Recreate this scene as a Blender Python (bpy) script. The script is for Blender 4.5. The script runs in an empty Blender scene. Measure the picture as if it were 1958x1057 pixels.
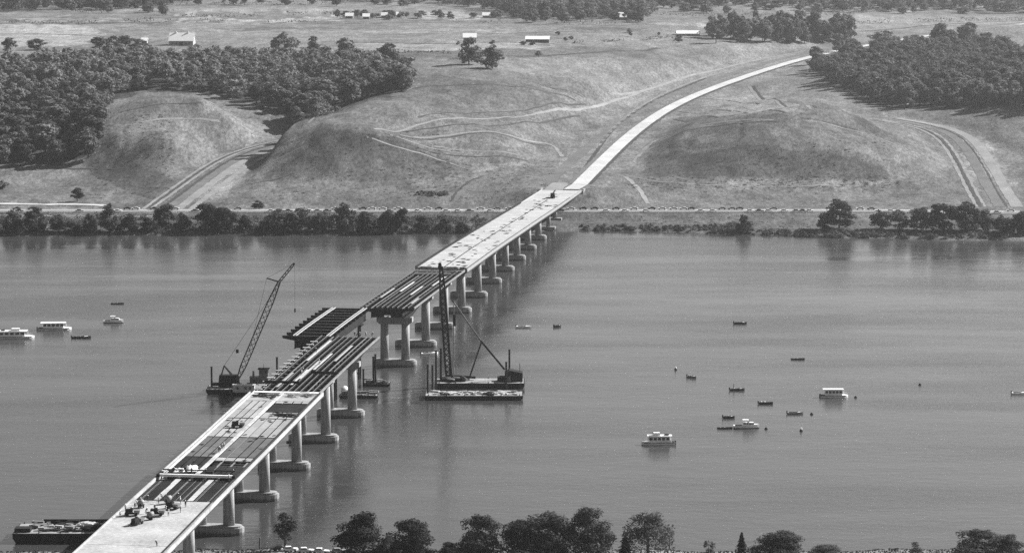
import bpy, bmesh, math, random
import numpy as np
from mathutils import Vector, Matrix, Quaternion
random.seed(7); RNG = np.random.default_rng(11)
sc = bpy.context.scene
COL = sc.collection
PI = math.pi
# ------------------------------------------------------------------ camera, sky, sun, exposure
FPX, CX, CY, YH, HC = 5750.0, 979.0, 528.5, -220.0, 175.0      # photograph: focal length in pixels, centre, horizon row; camera height in metres
TH = math.atan((CY - YH) / FPX)
cam_d = bpy.data.cameras.new('camera'); cam = bpy.data.objects.new('camera', cam_d); COL.objects.link(cam)
cam.location = (0, 0, HC); cam.rotation_euler = (PI / 2 - TH, 0, 0)
cam_d.sensor_width = 36.0; cam_d.lens = 36.0 * FPX / 1958.0; cam_d.clip_start = 1.0; cam_d.clip_end = 40000.0
sc.camera = cam
SUN_AZ, SUN_EL = math.radians(28), math.radians(34)             # azimuth from +x (picture right) towards +y (away)
SD = Vector((math.cos(SUN_AZ) * math.cos(SUN_EL), math.sin(SUN_AZ) * math.cos(SUN_EL), math.sin(SUN_EL)))
w = bpy.data.worlds.new('World'); sc.world = w; w.use_nodes = True
wn = w.node_tree; wn.nodes.clear()
sky = wn.nodes.new('ShaderNodeTexSky'); sky.sky_type = 'NISHITA'; sky.sun_disc = False
sky.sun_elevation = SUN_EL; sky.sun_rotation = math.atan2(SD.x, SD.y); sky.dust_density = 1.5; sky.air_density = 0.8
bw = wn.nodes.new('ShaderNodeRGBToBW'); bg = wn.nodes.new('ShaderNodeBackground'); wo = wn.nodes.new('ShaderNodeOutputWorld')
bg.inputs[1].default_value = 0.054
wn.links.new(sky.outputs[0], bw.inputs[0]); wn.links.new(bw.outputs[0], bg.inputs[0]); wn.links.new(bg.outputs[0], wo.inputs[0])
sun_d = bpy.data.lights.new('sun', 'SUN'); sun_d.energy = 5.0; sun_d.angle = math.radians(0.55); sun_d.color = (1, 1, 1)
sun = bpy.data.objects.new('sun', sun_d); COL.objects.link(sun); sun.rotation_euler = SD.to_track_quat('Z', 'Y').to_euler(); sun.location = (600, 1200, 600)
vs = sc.view_settings; vs.view_transform = 'Standard'; vs.look = 'None'; vs.exposure = 1.25; vs.gamma = 1.0; vs.use_curve_mapping = False
cy = sc.cycles; cy.max_bounces = 5; cy.diffuse_bounces = 2; cy.glossy_bounces = 2; cy.transmission_bounces = 2; cy.volume_bounces = 0; cy.transparent_max_bounces = 4; cy.use_denoising = False; cy.use_adaptive_sampling = False; cy.sample_clamp_direct = 6.0; cy.sample_clamp_indirect = 4.0

# ------------------------------------------------------------------ pixel <-> place
FV = np.array([0, math.cos(TH), -math.sin(TH)]); UV = np.array([0, math.sin(TH), math.cos(TH)]); RV = np.array([1.0, 0, 0]); CV = np.array([0, 0, HC])
def ray(px, py): return FV * FPX + RV * (px - CX) - UV * (py - CY)
def G(px, py, z=0.0):
    d = ray(px, py); return CV + d * ((z - HC) / d[2])
def project(P):
    q = np.asarray(P, float) - CV; f = q @ FV
    return CX + FPX * (q @ RV) / f, CY - FPX * (q @ UV) / f
def ppm(y): return FPX / y                                        # photograph pixels per metre at distance y

# ------------------------------------------------------------------ materials (the photograph is black and white, so every colour is a grey)
MATS = {}
def mat(name, v, rough=0.8, var=0.25, scale=0.6, fine=6.0, bump=0.0, rnd=0.0, spec=0.35, metal=0.0):
    m = bpy.data.materials.new(name); m.use_nodes = True; nt = m.node_tree; N = nt.nodes; L = nt.links
    b = N['Principled BSDF']; b.inputs['Roughness'].default_value = rough; b.inputs['Specular IOR Level'].default_value = spec; b.inputs['Metallic'].default_value = metal
    tc = N.new('ShaderNodeTexCoord')
    n1 = N.new('ShaderNodeTexNoise'); n1.inputs['Scale'].default_value = scale; n1.inputs['Detail'].default_value = 5
    n2 = N.new('ShaderNodeTexNoise'); n2.inputs['Scale'].default_value = fine; n2.inputs['Detail'].default_value = 3
    L.new(tc.outputs['Object'], n1.inputs['Vector']); L.new(tc.outputs['Object'], n2.inputs['Vector'])
    a = N.new('ShaderNodeMath'); a.operation = 'ADD'; L.new(n1.outputs['Fac'], a.inputs[0]); L.new(n2.outputs['Fac'], a.inputs[1])
    r = N.new('ShaderNodeMapRange'); r.inputs[1].default_value = 0.6; r.inputs[2].default_value = 1.4
    r.inputs[3].default_value = v * (1 - var); r.inputs[4].default_value = v * (1 + var); L.new(a.outputs[0], r.inputs[0])
    out = r.outputs[0]
    if rnd:
        oi = N.new('ShaderNodeObjectInfo'); rr = N.new('ShaderNodeMapRange'); rr.inputs[3].default_value = 1 - rnd; rr.inputs[4].default_value = 1 + rnd
        L.new(oi.outputs['Random'], rr.inputs[0]); mu = N.new('ShaderNodeMath'); mu.operation = 'MULTIPLY'; L.new(out, mu.inputs[0]); L.new(rr.outputs[0], mu.inputs[1]); out = mu.outputs[0]
    cc = N.new('ShaderNodeCombineColor')
    for i in range(3): L.new(out, cc.inputs[i])
    L.new(cc.outputs[0], b.inputs['Base Color'])
    if bump:
        bp = N.new('ShaderNodeBump'); bp.inputs['Strength'].default_value = 1.0; bp.inputs['Distance'].default_value = bump
        L.new(n2.outputs['Fac'], bp.inputs['Height']); L.new(bp.outputs[0], b.inputs['Normal'])
    MATS[name] = m; return m
mat('concrete_deck', .32, .9, .34, .12, 1.1, .02, spec=.12)
mat('concrete_old', .22, .85, .22, .35, 2.5, .03)
mat('concrete_road', .37, .85, .3, .05, .5)
_m = mat('concrete_pier', .25, .85, .3, .5, 2.5, .03); _nt = _m.node_tree; _b = _nt.nodes['Principled BSDF']; _src = _b.inputs['Base Color'].links[0].from_node.inputs[0].links[0].from_socket
_tc = _nt.nodes.new('ShaderNodeTexCoord'); _sx = _nt.nodes.new('ShaderNodeSeparateXYZ'); _nt.links.new(_tc.outputs['Object'], _sx.inputs[0])
_mp = _nt.nodes.new('ShaderNodeMapping'); _mp.inputs['Scale'].default_value = (1.6, 1.6, .12); _nt.links.new(_tc.outputs['Object'], _mp.inputs[0]); _ns = _nt.nodes.new('ShaderNodeTexNoise'); _ns.inputs['Scale'].default_value = 1.0; _nt.links.new(_mp.outputs[0], _ns.inputs['Vector'])
_ad = _nt.nodes.new('ShaderNodeMath'); _ad.operation = 'ADD'; _nt.links.new(_sx.outputs[2], _ad.inputs[0]); _nt.links.new(_ns.outputs['Fac'], _ad.inputs[1])
_mr = _nt.nodes.new('ShaderNodeMapRange'); _mr.inputs[1].default_value = 1.0; _mr.inputs[2].default_value = 1.5; _mr.inputs[3].default_value = .35; _mr.inputs[4].default_value = 1.0; _nt.links.new(_ad.outputs[0], _mr.inputs[0])   # algae up to the high water mark
_mr2 = _nt.nodes.new('ShaderNodeMapRange'); _mr2.inputs[1].default_value = .3; _mr2.inputs[2].default_value = .7; _mr2.inputs[3].default_value = .72; _mr2.inputs[4].default_value = 1.18; _nt.links.new(_ns.outputs['Fac'], _mr2.inputs[0])
_mu = _nt.nodes.new('ShaderNodeMath'); _mu.operation = 'MULTIPLY'; _nt.links.new(_src, _mu.inputs[0]); _nt.links.new(_mr.outputs[0], _mu.inputs[1]); _mu2 = _nt.nodes.new('ShaderNodeMath'); _mu2.operation = 'MULTIPLY'; _nt.links.new(_mu.outputs[0], _mu2.inputs[0]); _nt.links.new(_mr2.outputs[0], _mu2.inputs[1])
for _i in range(3): _nt.links.new(_mu2.outputs[0], _b.inputs['Base Color'].links[0].from_node.inputs[_i])
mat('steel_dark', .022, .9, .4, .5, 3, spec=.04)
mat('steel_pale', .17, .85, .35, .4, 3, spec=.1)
mat('timber_pale', .34, .8, .35, .7, 5, rnd=.25)
mat('timber_dark', .045, .9, .5, .7, 5, rnd=.3, spec=.05)
mat('form_dark', .024, .9, .5, .35, 3, rnd=.2, spec=.04)
mat('form_mid', .10, .9, .3, .25, 2, rnd=.18, spec=.08)
mat('form_pale', .27, .9, .22, .25, 2, rnd=.14, spec=.08)
mat('tarp', .62, .7, .3, .6, 3)
mat('black_gear', .022, .8, .4, 1, 5, spec=.1)
mat('grey_gear', .18, .6, .4, 1, 5)
mat('hull_dark', .02, .7, .4, .3, 2, spec=.12)
mat('hull_grey', .16, .6, .3, .4, 2)
mat('barge_deck', .22, .85, .5, .35, 1.6)
mat('boat_white', .72, .35, .08, .5, 3, spec=.5)
mat('glass_dark', .015, .15, .2, 1, 4, spec=.6)
mat('bark', .07, .9, .4, 1, 8)
mat('roof_white', .80, .6, .08, .3, 2)
mat('roof_grey', .45, .7, .2, .3, 2)
mat('barn_wall', .30, .8, .3, .5, 4)
mat('barn_dark', .07, .8, .3, .5, 4)
mat('cloth_dark', .05, .9, .3, 2, 8); mat('cloth_pale', .45, .9, .2, 2, 8)
mat('skin', .35, .7, .1, 2, 8)
mat('car_pale', .62, .35, .08, 1, 4, spec=.5); mat('car_mid', .22, .35, .1, 1, 4, spec=.5); mat('car_dark', .03, .3, .1, 1, 4, spec=.5)
mat('tyre', .02, .9, .2, 2, 8, spec=.05)
mat('soil_pale', .19, .95, .35, .06, .9, .06, spec=.05); mat('soil_mid', .115, .95, .35, .06, .9, .06, spec=.05); mat('soil_dark_and_shade', .05, .95, .35, .06, .9, spec=.05)
mat('gravel_road', .38, .95, .2, .08, .9)
mat('asphalt', .16, .9, .25, .08, 1)

def foliage(name, v, scale):
    m = mat(name, v, .75, .5, scale, scale * 4, rnd=.48, spec=.06)
    nt = m.node_tree; b = nt.nodes['Principled BSDF']; o = nt.nodes['Material Output']
    t = nt.nodes.new('ShaderNodeBsdfTranslucent'); mx = nt.nodes.new('ShaderNodeMixShader'); mx.inputs[0].default_value = .3
    nt.links.new(b.inputs['Base Color'].links[0].from_socket, t.inputs[0])
    nt.links.new(b.outputs[0], mx.inputs[1]); nt.links.new(t.outputs[0], mx.inputs[2]); nt.links.new(mx.outputs[0], o.inputs['Surface'])
    return m
foliage('leaf_wood', .12, .13); foliage('leaf_bank', .06, .25); foliage('leaf_near', .052, .5); foliage('leaf_fir', .03, .6); foliage('leaf_shrub', .06, .12); foliage('leaf_weed', .085, .3); foliage('leaf_shore', .035, .3)

def ground_mat():
    m = bpy.data.materials.new('ground'); m.use_nodes = True; nt = m.node_tree; N = nt.nodes; L = nt.links; b = N['Principled BSDF']
    b.inputs['Roughness'].default_value = 1.0; b.inputs['Specular IOR Level'].default_value = .1
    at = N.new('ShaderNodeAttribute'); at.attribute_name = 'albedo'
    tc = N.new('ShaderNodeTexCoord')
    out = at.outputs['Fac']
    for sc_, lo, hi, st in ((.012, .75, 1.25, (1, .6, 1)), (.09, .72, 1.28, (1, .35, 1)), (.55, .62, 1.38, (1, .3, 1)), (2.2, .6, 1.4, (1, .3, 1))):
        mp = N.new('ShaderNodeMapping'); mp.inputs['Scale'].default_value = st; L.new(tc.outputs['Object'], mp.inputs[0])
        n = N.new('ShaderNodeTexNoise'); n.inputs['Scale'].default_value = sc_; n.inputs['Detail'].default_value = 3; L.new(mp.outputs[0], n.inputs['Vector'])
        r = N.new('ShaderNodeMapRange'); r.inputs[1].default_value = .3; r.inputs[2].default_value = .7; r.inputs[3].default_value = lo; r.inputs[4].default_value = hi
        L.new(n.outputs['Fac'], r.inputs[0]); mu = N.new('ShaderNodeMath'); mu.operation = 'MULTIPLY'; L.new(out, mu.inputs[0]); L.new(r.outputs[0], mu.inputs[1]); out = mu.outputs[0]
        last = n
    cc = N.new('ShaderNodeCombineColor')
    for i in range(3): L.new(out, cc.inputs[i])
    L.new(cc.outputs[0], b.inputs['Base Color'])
    bp = N.new('ShaderNodeBump'); bp.inputs['Distance'].default_value = .25; bp.inputs['Strength'].default_value = .8; L.new(last.outputs['Fac'], bp.inputs['Height']); L.new(bp.outputs[0], b.inputs['Normal'])
    return m
def water_mat():
    m = bpy.data.materials.new('water'); m.use_nodes = True; nt = m.node_tree; N = nt.nodes; L = nt.links; b = N['Principled BSDF']
    b.inputs['Base Color'].default_value = (.04, .04, .04, 1); b.inputs['Roughness'].default_value = .16; b.inputs['IOR'].default_value = 1.6
    tc = N.new('ShaderNodeTexCoord'); prev = None; lanes = []
    for sc_, dist, st, det in ((.05, .2, (.5, 1, 1), 3), (.3, .17, (.6, 1, 1), 4), (1.3, .1, (.8, 1, 1), 3)):
        mp = N.new('ShaderNodeMapping'); mp.inputs['Scale'].default_value = st; mp.inputs['Rotation'].default_value = (0, 0, .25); L.new(tc.outputs['Object'], mp.inputs[0])
        n = N.new('ShaderNodeTexNoise'); n.inputs['Scale'].default_value = sc_; n.inputs['Detail'].default_value = det; L.new(mp.outputs[0], n.inputs['Vector'])
        bp = N.new('ShaderNodeBump'); bp.inputs['Strength'].default_value = 1; bp.inputs['Distance'].default_value = dist
        if sc_ > .1: lanes.append(bp)
        L.new(n.outputs['Fac'], bp.inputs['Height'])
        if prev: L.new(prev.outputs[0], bp.inputs['Normal'])
        prev = bp
    L.new(prev.outputs[0], b.inputs['Normal'])
    mp = N.new('ShaderNodeMapping'); mp.inputs['Scale'].default_value = (.35, 1.6, 1); mp.inputs['Rotation'].default_value = (0, 0, .12); L.new(tc.outputs['Object'], mp.inputs[0])
    n = N.new('ShaderNodeTexNoise'); n.inputs['Scale'].default_value = .018; n.inputs['Detail'].default_value = 5; n.inputs['Roughness'].default_value = .62; L.new(mp.outputs[0], n.inputs['Vector'])
    r = N.new('ShaderNodeMapRange'); r.inputs[1].default_value = .34; r.inputs[2].default_value = .68; r.inputs[3].default_value = .05; r.inputs[4].default_value = .22; L.new(n.outputs['Fac'], r.inputs[0]); L.new(r.outputs[0], b.inputs['Roughness'])
    r2 = N.new('ShaderNodeMapRange'); r2.inputs[1].default_value = .34; r2.inputs[2].default_value = .66; r2.inputs[3].default_value = .25; r2.inputs[4].default_value = 1.0; L.new(n.outputs['Fac'], r2.inputs[0])
    for bp in lanes: L.new(r2.outputs[0], bp.inputs['Strength'])
    return m
MATS['ground'] = ground_mat(); MATS['water'] = water_mat()

# ------------------------------------------------------------------ mesh helpers
def mesh_np(name, V, F, m, smooth=False):
    V = np.asarray(V, np.float32); F = np.asarray(F, np.int32); k = F.shape[1]
    me = bpy.data.meshes.new(name); me.vertices.add(len(V)); me.vertices.foreach_set('co', V.ravel())
    me.loops.add(F.size); me.loops.foreach_set('vertex_index', F.ravel()); me.polygons.add(len(F))
    me.polygons.foreach_set('loop_start', np.arange(0, F.size, k, dtype=np.int32))
    me.update(calc_edges=True); me.materials.append(MATS[m])
    if smooth: me.polygons.foreach_set('use_smooth', np.ones(len(F), bool))
    return me
class MB:
    def __init__(s): s.v = []; s.f = []
    def add(s, V, F):
        o = len(s.v); s.v += [tuple(x) for x in V]; s.f += [tuple(i + o for i in f) for f in F]; return s
    def box(s, c, d, rz=0.0, taper=1.0):
        x, y, z = d[0] / 2, d[1] / 2, d[2] / 2; ca, sa = math.cos(rz), math.sin(rz); V = []
        for k, t in ((-1, 1.0), (1, taper)):
            for i, j in ((-1, -1), (1, -1), (1, 1), (-1, 1)):
                a, b = i * x * t, j * y * t; V.append((c[0] + a * ca - b * sa, c[1] + a * sa + b * ca, c[2] + k * z))
        return s.add(V, [(3, 2, 1, 0), (4, 5, 6, 7), (0, 1, 5, 4), (1, 2, 6, 5), (2, 3, 7, 6), (3, 0, 4, 7)])
    def bar(s, p, q, wd, ht=None):
        p, q = Vector(p), Vector(q); d = (q - p).normalized(); up = Vector((0, 0, 1)) if abs(d.z) < .95 else Vector((0, 1, 0))
        a = d.cross(up).normalized(); b = a.cross(d).normalized(); ht = ht or wd; V = []
        for e in (p, q):
            for i, j in ((-1, -1), (1, -1), (1, 1), (-1, 1)): V.append(e + a * (i * wd / 2) + b * (j * ht / 2))
        return s.add(V, [(3, 2, 1, 0), (4, 5, 6, 7), (0, 1, 5, 4), (1, 2, 6, 5), (2, 3, 7, 6), (3, 0, 4, 7)])
    def tube(s, p, q, r0, r1=None, n=10):
        p, q = Vector(p), Vector(q); r1 = r0 if r1 is None else r1; d = (q - p).normalized(); up = Vector((0, 0, 1)) if abs(d.z) < .95 else Vector((0, 1, 0))
        a = d.cross(up).normalized(); b = a.cross(d).normalized(); V = []
        for e, r in ((p, r0), (q, r1)):
            for i in range(n): t = 2 * PI * i / n; V.append(e + a * (math.cos(t) * r) + b * (math.sin(t) * r))
        return s.add(V, [(i, (i + 1) % n, n + (i + 1) % n, n + i) for i in range(n)] + [tuple(range(n - 1, -1, -1)), tuple(range(n, 2 * n))])
    def loft(s, secs, caps=True):
        n = len(secs[0]); V = [p for c in secs for p in c]; F = []
        for k in range(len(secs) - 1):
            for i in range(n): F.append((k * n + i, k * n + (i + 1) % n, (k + 1) * n + (i + 1) % n, (k + 1) * n + i))
        if caps: F += [tuple(range(n - 1, -1, -1)), tuple(range((len(secs) - 1) * n, len(secs) * n))]
        return s.add(V, F)
    def prism(s, poly, z0, z1): return s.loft([[(x, y, z0) for x, y in poly], [(x, y, z1) for x, y in poly]])
    def mesh(s, name, m, smooth=False):
        me = bpy.data.meshes.new(name); me.from_pydata(s.v, [], s.f); me.update()
        bm = bmesh.new(); bm.from_mesh(me); bmesh.ops.recalc_face_normals(bm, faces=bm.faces); bm.to_mesh(me); bm.free()
        me.materials.append(MATS[m])
        if smooth: me.polygons.foreach_set('use_smooth', np.ones(len(me.polygons), bool))
        return me
def obj(name, data, parent=None, loc=(0, 0, 0), rz=0.0, scale=None):
    o = bpy.data.objects.new(name, data); COL.objects.link(o); o.location = loc; o.rotation_euler = (0, 0, rz); o.parent = parent
    if scale is not None: o.scale = scale if hasattr(scale, '__len__') else (scale,) * 3
    return o
def part(name, mb, m, parent, smooth=False): return obj(name, mb.mesh(name, m, smooth), parent)
def tag(o, label, cat, group=None):
    o['label'] = label; o['category'] = cat
    if group: o['group'] = group
    return o
def thing(name, label, cat, loc=(0, 0, 0), rz=0.0, group=None, scale=None): return tag(obj(name, None, None, loc, rz, scale), label, cat, group)
def struct(name, me): o = obj(name, me); o['kind'] = 'structure'; return o
def box(c, d, rz=0.0, taper=1.0): return MB().box(c, d, rz, taper)
def bar(p, q, a, b=None): return MB().bar(p, q, a, b)
def tube(p, q, a, b=None, n=10): return MB().tube(p, q, a, b, n)

# ------------------------------------------------------------------ bridge line (needed by the terrain too)
BA = np.array([-73.16, 801.8, 0.0]); BD = np.array([.130687, .991424, 0.0]); BP = np.array([BD[1], -BD[0], 0.0]); BO = BA - 7.75 * BP
BRZ = -math.atan2(BD[0], BD[1])
DS = [-150, -96, -20, 16, 86, 158, 230, 300, 380, 490, 630, 720, 823, 900]; DZ = [15.3, 16.9, 19.4, 20.2, 22.5, 24, 24.6, 23.7, 22.2, 20, 16.2, 13.6, 11.2, 10]
_ss = np.arange(-150, 901, 2.0); _zz = np.interp(_ss, DS, DZ); _k = np.ones(31) / 31; _zz = np.convolve(np.pad(_zz, 15, mode='edge'), _k, 'valid')
def dz(s): return float(np.interp(s, _ss, _zz))
def BW(s, l, z=0.0): return BO + BD * s + BP * l + np.array([0, 0, z])
def DP(px, py, up=0.0):
    z = 20.0
    for _ in range(25):
        q = G(px, py, z + up); s = float((q - BO) @ BD); z = dz(s)
    return s, float((q - BO) @ BP)

# ------------------------------------------------------------------ terrain
CP = []
for x in (-500, -200, 0, 200, 420, 600, 760, 900, 1250, 1400, 1600, 1750, 1958, 2200, 2500): CP.append((x, 396, 4.6)); CP.append((x, 416, 3.9))
CP += [(0,330,7),(200,335,7),(-300,330,8),(100,250,20),(0,180,33),(150,160,38),(-300,200,32),(-300,90,42),
 (215,203,37),(300,187,42),(400,195,40),(500,220,34),(560,240,27),(250,260,25),(300,320,12),(330,270,24),(290,350,7.5),(400,250,28),(430,290,13.5),(480,255,22),(230,310,12),
 (300,150,41),(450,150,39),(560,190,31),(600,130,39),(300,392,4.7),(350,355,6.5),(400,320,8.5),(450,292,11),(520,272,14),(590,262,16),
 (640,237,35),(690,250,32.5),(600,272,26),(560,300,18.5),(520,330,11.5),(480,362,6.5),(640,300,20),(640,350,8.8),(720,300,19.5),(720,350,8.8),(765,276,25),(800,310,16),(840,340,10),(600,350,8.5),(600,310,17),
 (655,207,35),(720,187,38),(790,168,41),(765,255,29),(850,240,31),(850,200,36),(900,165,42),(1000,165,39),(950,260,25),(1000,290,18),(900,290,19),(900,340,10),(960,340,9),(1000,362,6.5),(1050,290,15),(1080,250,20),(1100,200,27),(1150,160,33),(1040,335,9.5),
 (600,100,42),(800,110,44),(1000,110,43),(1200,110,39),(1300,120,35),(0,90,42),(200,100,42),(340,90,44),
 (1250,250,17.5),(1230,290,15),(1200,335,9.5),(1180,368,6),(1220,388,5),(1300,240,21),(1300,300,15),(1300,350,9),(1400,215,27),
 (1530,227,36.5),(1602,207,40),(1620,250,29.5),(1260,340,9.8),(1340,342,9.6),(1430,343,9.6),(1530,344,9.6),(1620,343,9.6),(1690,341,9.8),(1380,286,21.5),(1450,278,24.8),(1530,275,26.5),(1600,279,25.4),(1650,291,22.4),(1690,316,15),(1700,250,26),(1750,290,19),(1780,340,10),(1450,195,28),(1550,180,30),(1500,150,27.5),(1640,180,30),
 (1905,388,5),(1880,340,9),(1850,290,14),(1810,250,20),(1760,236,23),(1700,228,24),(1958,330,11.5),(1958,260,21),(1958,200,33),(2100,250,23),(2300,200,34),(2200,330,11.5),(1935,374,6),
 (1750,205,26),(1850,195,30),(1700,150,30),(1850,120,34),(1600,120,29),(1950,100,38),(1300,80,40),(1420,90,37)]
HWY = [(1108,354,11.2),(1150,311,11.6),(1200,263,13),(1240,232,14.8),(1280,206,17),(1340,178,19.5),(1400,156,22),(1470,132,24.5),(1545,110,27),(1600,98,29),(1660,87,31),(1780,68,34),(1958,47,37),(2200,22,40)]
CP += [(x, y, z) for x, y, z in HWY]
for x in (-500, 0, 300, 700, 1100, 1500, 1900, 2400): CP.append((x, 50, 45))
for x in (-500, 300, 1000, 1700, 2500): CP += [(x, 0, 48), (x, -60, 54), (x, -120, 62)]
PW = np.array([G(*c) for c in CP]); TS = 1 / 400.0
_P = PW[:, :2] * TS; _n = len(_P)
def _U(r2): return np.where(r2 > 0, .5 * r2 * np.log(np.maximum(r2, 1e-12)), 0)
_K = _U(((_P[:, None] - _P[None]) ** 2).sum(-1)) + np.eye(_n) * 4e-4
_A = np.zeros((_n + 3, _n + 3)); _A[:_n, :_n] = _K; _A[:_n, _n] = 1; _A[:_n, _n + 1:] = _P; _A[_n, :_n] = 1; _A[_n + 1:, :_n] = _P.T
_C = np.linalg.solve(_A, np.concatenate([PW[:, 2], [0, 0, 0]]))
SHORE = [(-400,449),(0,450),(300,449),(470,447),(800,447),(980,445),(1080,442),(1110,440),(1250,443),(1420,449),(1700,457),(1958,462),(2400,468)]
_SH = np.array([G(x, y, 0) for x, y in SHORE]); YNEAR = 779.0
def shore_y(x): return np.interp(x, _SH[:, 0], _SH[:, 1]) + 2.2 * np.sin(x * .11) + 1.5 * np.sin(x * .37 + 1)
def near_y(x): return YNEAR + 2.0 * np.sin(x * .07) + 1.2 * np.sin(x * .31 + 2)
def sstep(a, b, x): t = np.clip((x - a) / (b - a), 0, 1); return t * t * (3 - 2 * t)
def resample(P, step):
    P = np.asarray(P, float); d = np.concatenate([[0], np.cumsum(np.linalg.norm(np.diff(P[:, :2], axis=0), axis=1))]); n = max(3, int(d[-1] / step) + 1)
    t = np.linspace(0, d[-1], n); Q = np.stack([np.interp(t, d, P[:, i]) for i in range(3)], 1)
    k = max(1, int(len(d) and (d[-1] / len(d)) / step * .6))
    if k > 1:
        ker = np.ones(2 * k + 1) / (2 * k + 1)
        for i in range(3):
            a = Q[:, i]; e = np.concatenate([2 * a[0] - a[k:0:-1], a, 2 * a[-1] - a[-2:-k - 2:-1]]) if len(a) > k + 1 else None
            if e is not None: Q[:, i] = np.convolve(e, ker, 'valid')
    return Q
def offset(Q, o):
    t = np.gradient(Q[:, :2], axis=0); t /= np.linalg.norm(t, axis=1)[:, None] + 1e-9; R = Q.copy(); R[:, 0] += t[:, 1] * o; R[:, 1] -= t[:, 0] * o; return R
HW = resample([G(x, y, z) for x, y, z in HWY], 6.0)
RIV = resample([G(x, 404.0 + (3.5 if x > 1700 else 0), 4.3) for x in range(-700, 2701, 200)], 12.0)
LRD = resample([G(x, y, z) for x, y, z in [(322,400,4.5),(347,381,5.2),(386,352,6.8),(424,324,8.6),(466,299,11),(530,277,14),(610,262,16.5)]], 6.0)
RRD = resample([G(x, y, z) for x, y, z in [(1912,396,4.6),(1890,360,7),(1868,318,11),(1846,282,15),(1818,254,19.5),(1770,237,23),(1700,228,25)]], 6.0)
CORR = [(offset(HW, -9.0), 20.0, 34.0), (RIV, 9.0, 12.0), (LRD, 15.0, 16.0), (RRD, 15.0, 16.0)]
def near_line(x, y, Q):
    best = np.full(x.shape, 1e9); bz = np.zeros(x.shape)
    for a, b in zip(Q[:-1], Q[1:]):
        d = b[:2] - a[:2]; L2 = d @ d + 1e-9
        t = np.clip(((x - a[0]) * d[0] + (y - a[1]) * d[1]) / L2, 0, 1)
        r = (x - a[0] - t * d[0]) ** 2 + (y - a[1] - t * d[1]) ** 2
        k = r < best; best = np.where(k, r, best); bz = np.where(k, a[2] + t * (b[2] - a[2]), bz)
    return np.sqrt(best), bz
_VN = np.random.default_rng(77).random((256, 256))
def vn(x, y):
    i = np.floor(x).astype(int); j = np.floor(y).astype(int); a = x - i; b = y - j; a = a * a * (3 - 2 * a); b = b * b * (3 - 2 * b); i0, i1, j0, j1 = i & 255, (i + 1) & 255, j & 255, (j + 1) & 255
    return (_VN[i0, j0] * (1 - a) + _VN[i1, j0] * a) * (1 - b) + (_VN[i0, j1] * (1 - a) + _VN[i1, j1] * a) * b
def zt(x, y, corridors=True):
    x = np.asarray(x, float).ravel(); y = np.asarray(y, float).ravel(); out = np.empty(x.shape)
    for i in range(0, len(x), 20000):
        X, Y = x[i:i + 20000], y[i:i + 20000]
        Yc = np.minimum(Y, 6500.0); q = np.stack([X, Yc], 1) * TS
        z = _U(((q[:, None] - _P[None]) ** 2).sum(-1)) @ _C[:_n] + _C[_n] + q @ _C[_n + 1:]
        z += .5 * np.sin(X * .05 + Y * .021) * np.sin(Y * .043 - X * .02) + .22 * np.sin(X * .17 + 1) * np.sin(Y * .12 + X * .05)
        wx = X + 9 * vn(X / 30 + 7, Y / 30); rid = 1 - np.abs(2 * vn(wx / 15, Y / 55 + 3) - 1)
        z += (1.5 * (vn(X / 42, Y / 60 + 9) - .5) + .7 * (vn(X / 17 + 5, Y / 22) - .5) + .4 * (vn(X / 7, Y / 9 + 31) - .5) - .45 * np.maximum(rid - .62, 0) / .38) * (1 - .7 * sstep(2100, 2400, Y))
        dy = Y - shore_y(X)
        bank = np.interp(dy, [-40, -8, 0, 4, 20, 60, 95, 200], [-4, -2, 0, 1.1, 2.0, 3.0, 4.0, 4.6]) + .25 * np.sin(X * .23 + Y * .1) * sstep(2, 12, dy)
        z = bank + (np.maximum(z, 2.5) - bank) * sstep(70, 120, dy)
        nd = near_y(X) - Y
        nz = np.interp(nd, [-30, -6, 0, 4, 15, 400], [-4, -1.5, 0, 1.4, 2.8, 6.0])
        z = np.where(Y < 1100, nz, z)
        if corridors:
            for Q, half, bl in CORR:
                m = (X > Q[:, 0].min() - half - bl) & (X < Q[:, 0].max() + half + bl) & (Y > Q[:, 1].min() - half - bl) & (Y < Q[:, 1].max() + half + bl)
                if m.any():
                    d, rz = near_line(X[m], Y[m], Q); wgt = sstep(half, half + bl, d); z[m] = rz * (1 - wgt) + z[m] * wgt
            a = (np.stack([X, Y], 1) - BO[:2]) @ BD[:2]; l = (np.stack([X, Y], 1) - BO[:2]) @ BP[:2]         # keep the bridge's end spans clear of the fill
            cap = np.interp(a, [700, 762, 814, 824], [3.6, 4.2, 9.2, 40]); cap = np.where(np.abs(l) < 30, cap + np.maximum(np.abs(l) - 14, 0) * .9, 60)
            z = np.where((a > 690) & (a < 826), np.minimum(z, np.maximum(cap, 0)), z)
        out[i:i + 20000] = z
    return out
def hit(px, py):
    d = ray(px, py); d = d / d[1]
    ys = np.concatenate([np.arange(1440, 2600, 3.0), np.arange(2600, 9000, 14.0)])
    P = CV + d * ys[:, None]; below = P[:, 2] < zt(P[:, 0], P[:, 1])
    k = int(np.argmax(below)) if below.any() else len(ys) - 1
    z1 = zt(P[k:k + 1, 0], P[k:k + 1, 1])[0]; k0 = max(k - 1, 0); z0 = zt(P[k0:k0 + 1, 0], P[k0:k0 + 1, 1])[0]
    a = P[k0, 2] - z0; b = z1 - P[k, 2]; t = a / (a + b) if a + b > 0 else 1; Q = P[k0] + (P[k] - P[k0]) * min(max(t, 0), 1)
    return np.array([Q[0], Q[1], zt([Q[0]], [Q[1]])[0]])
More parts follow.
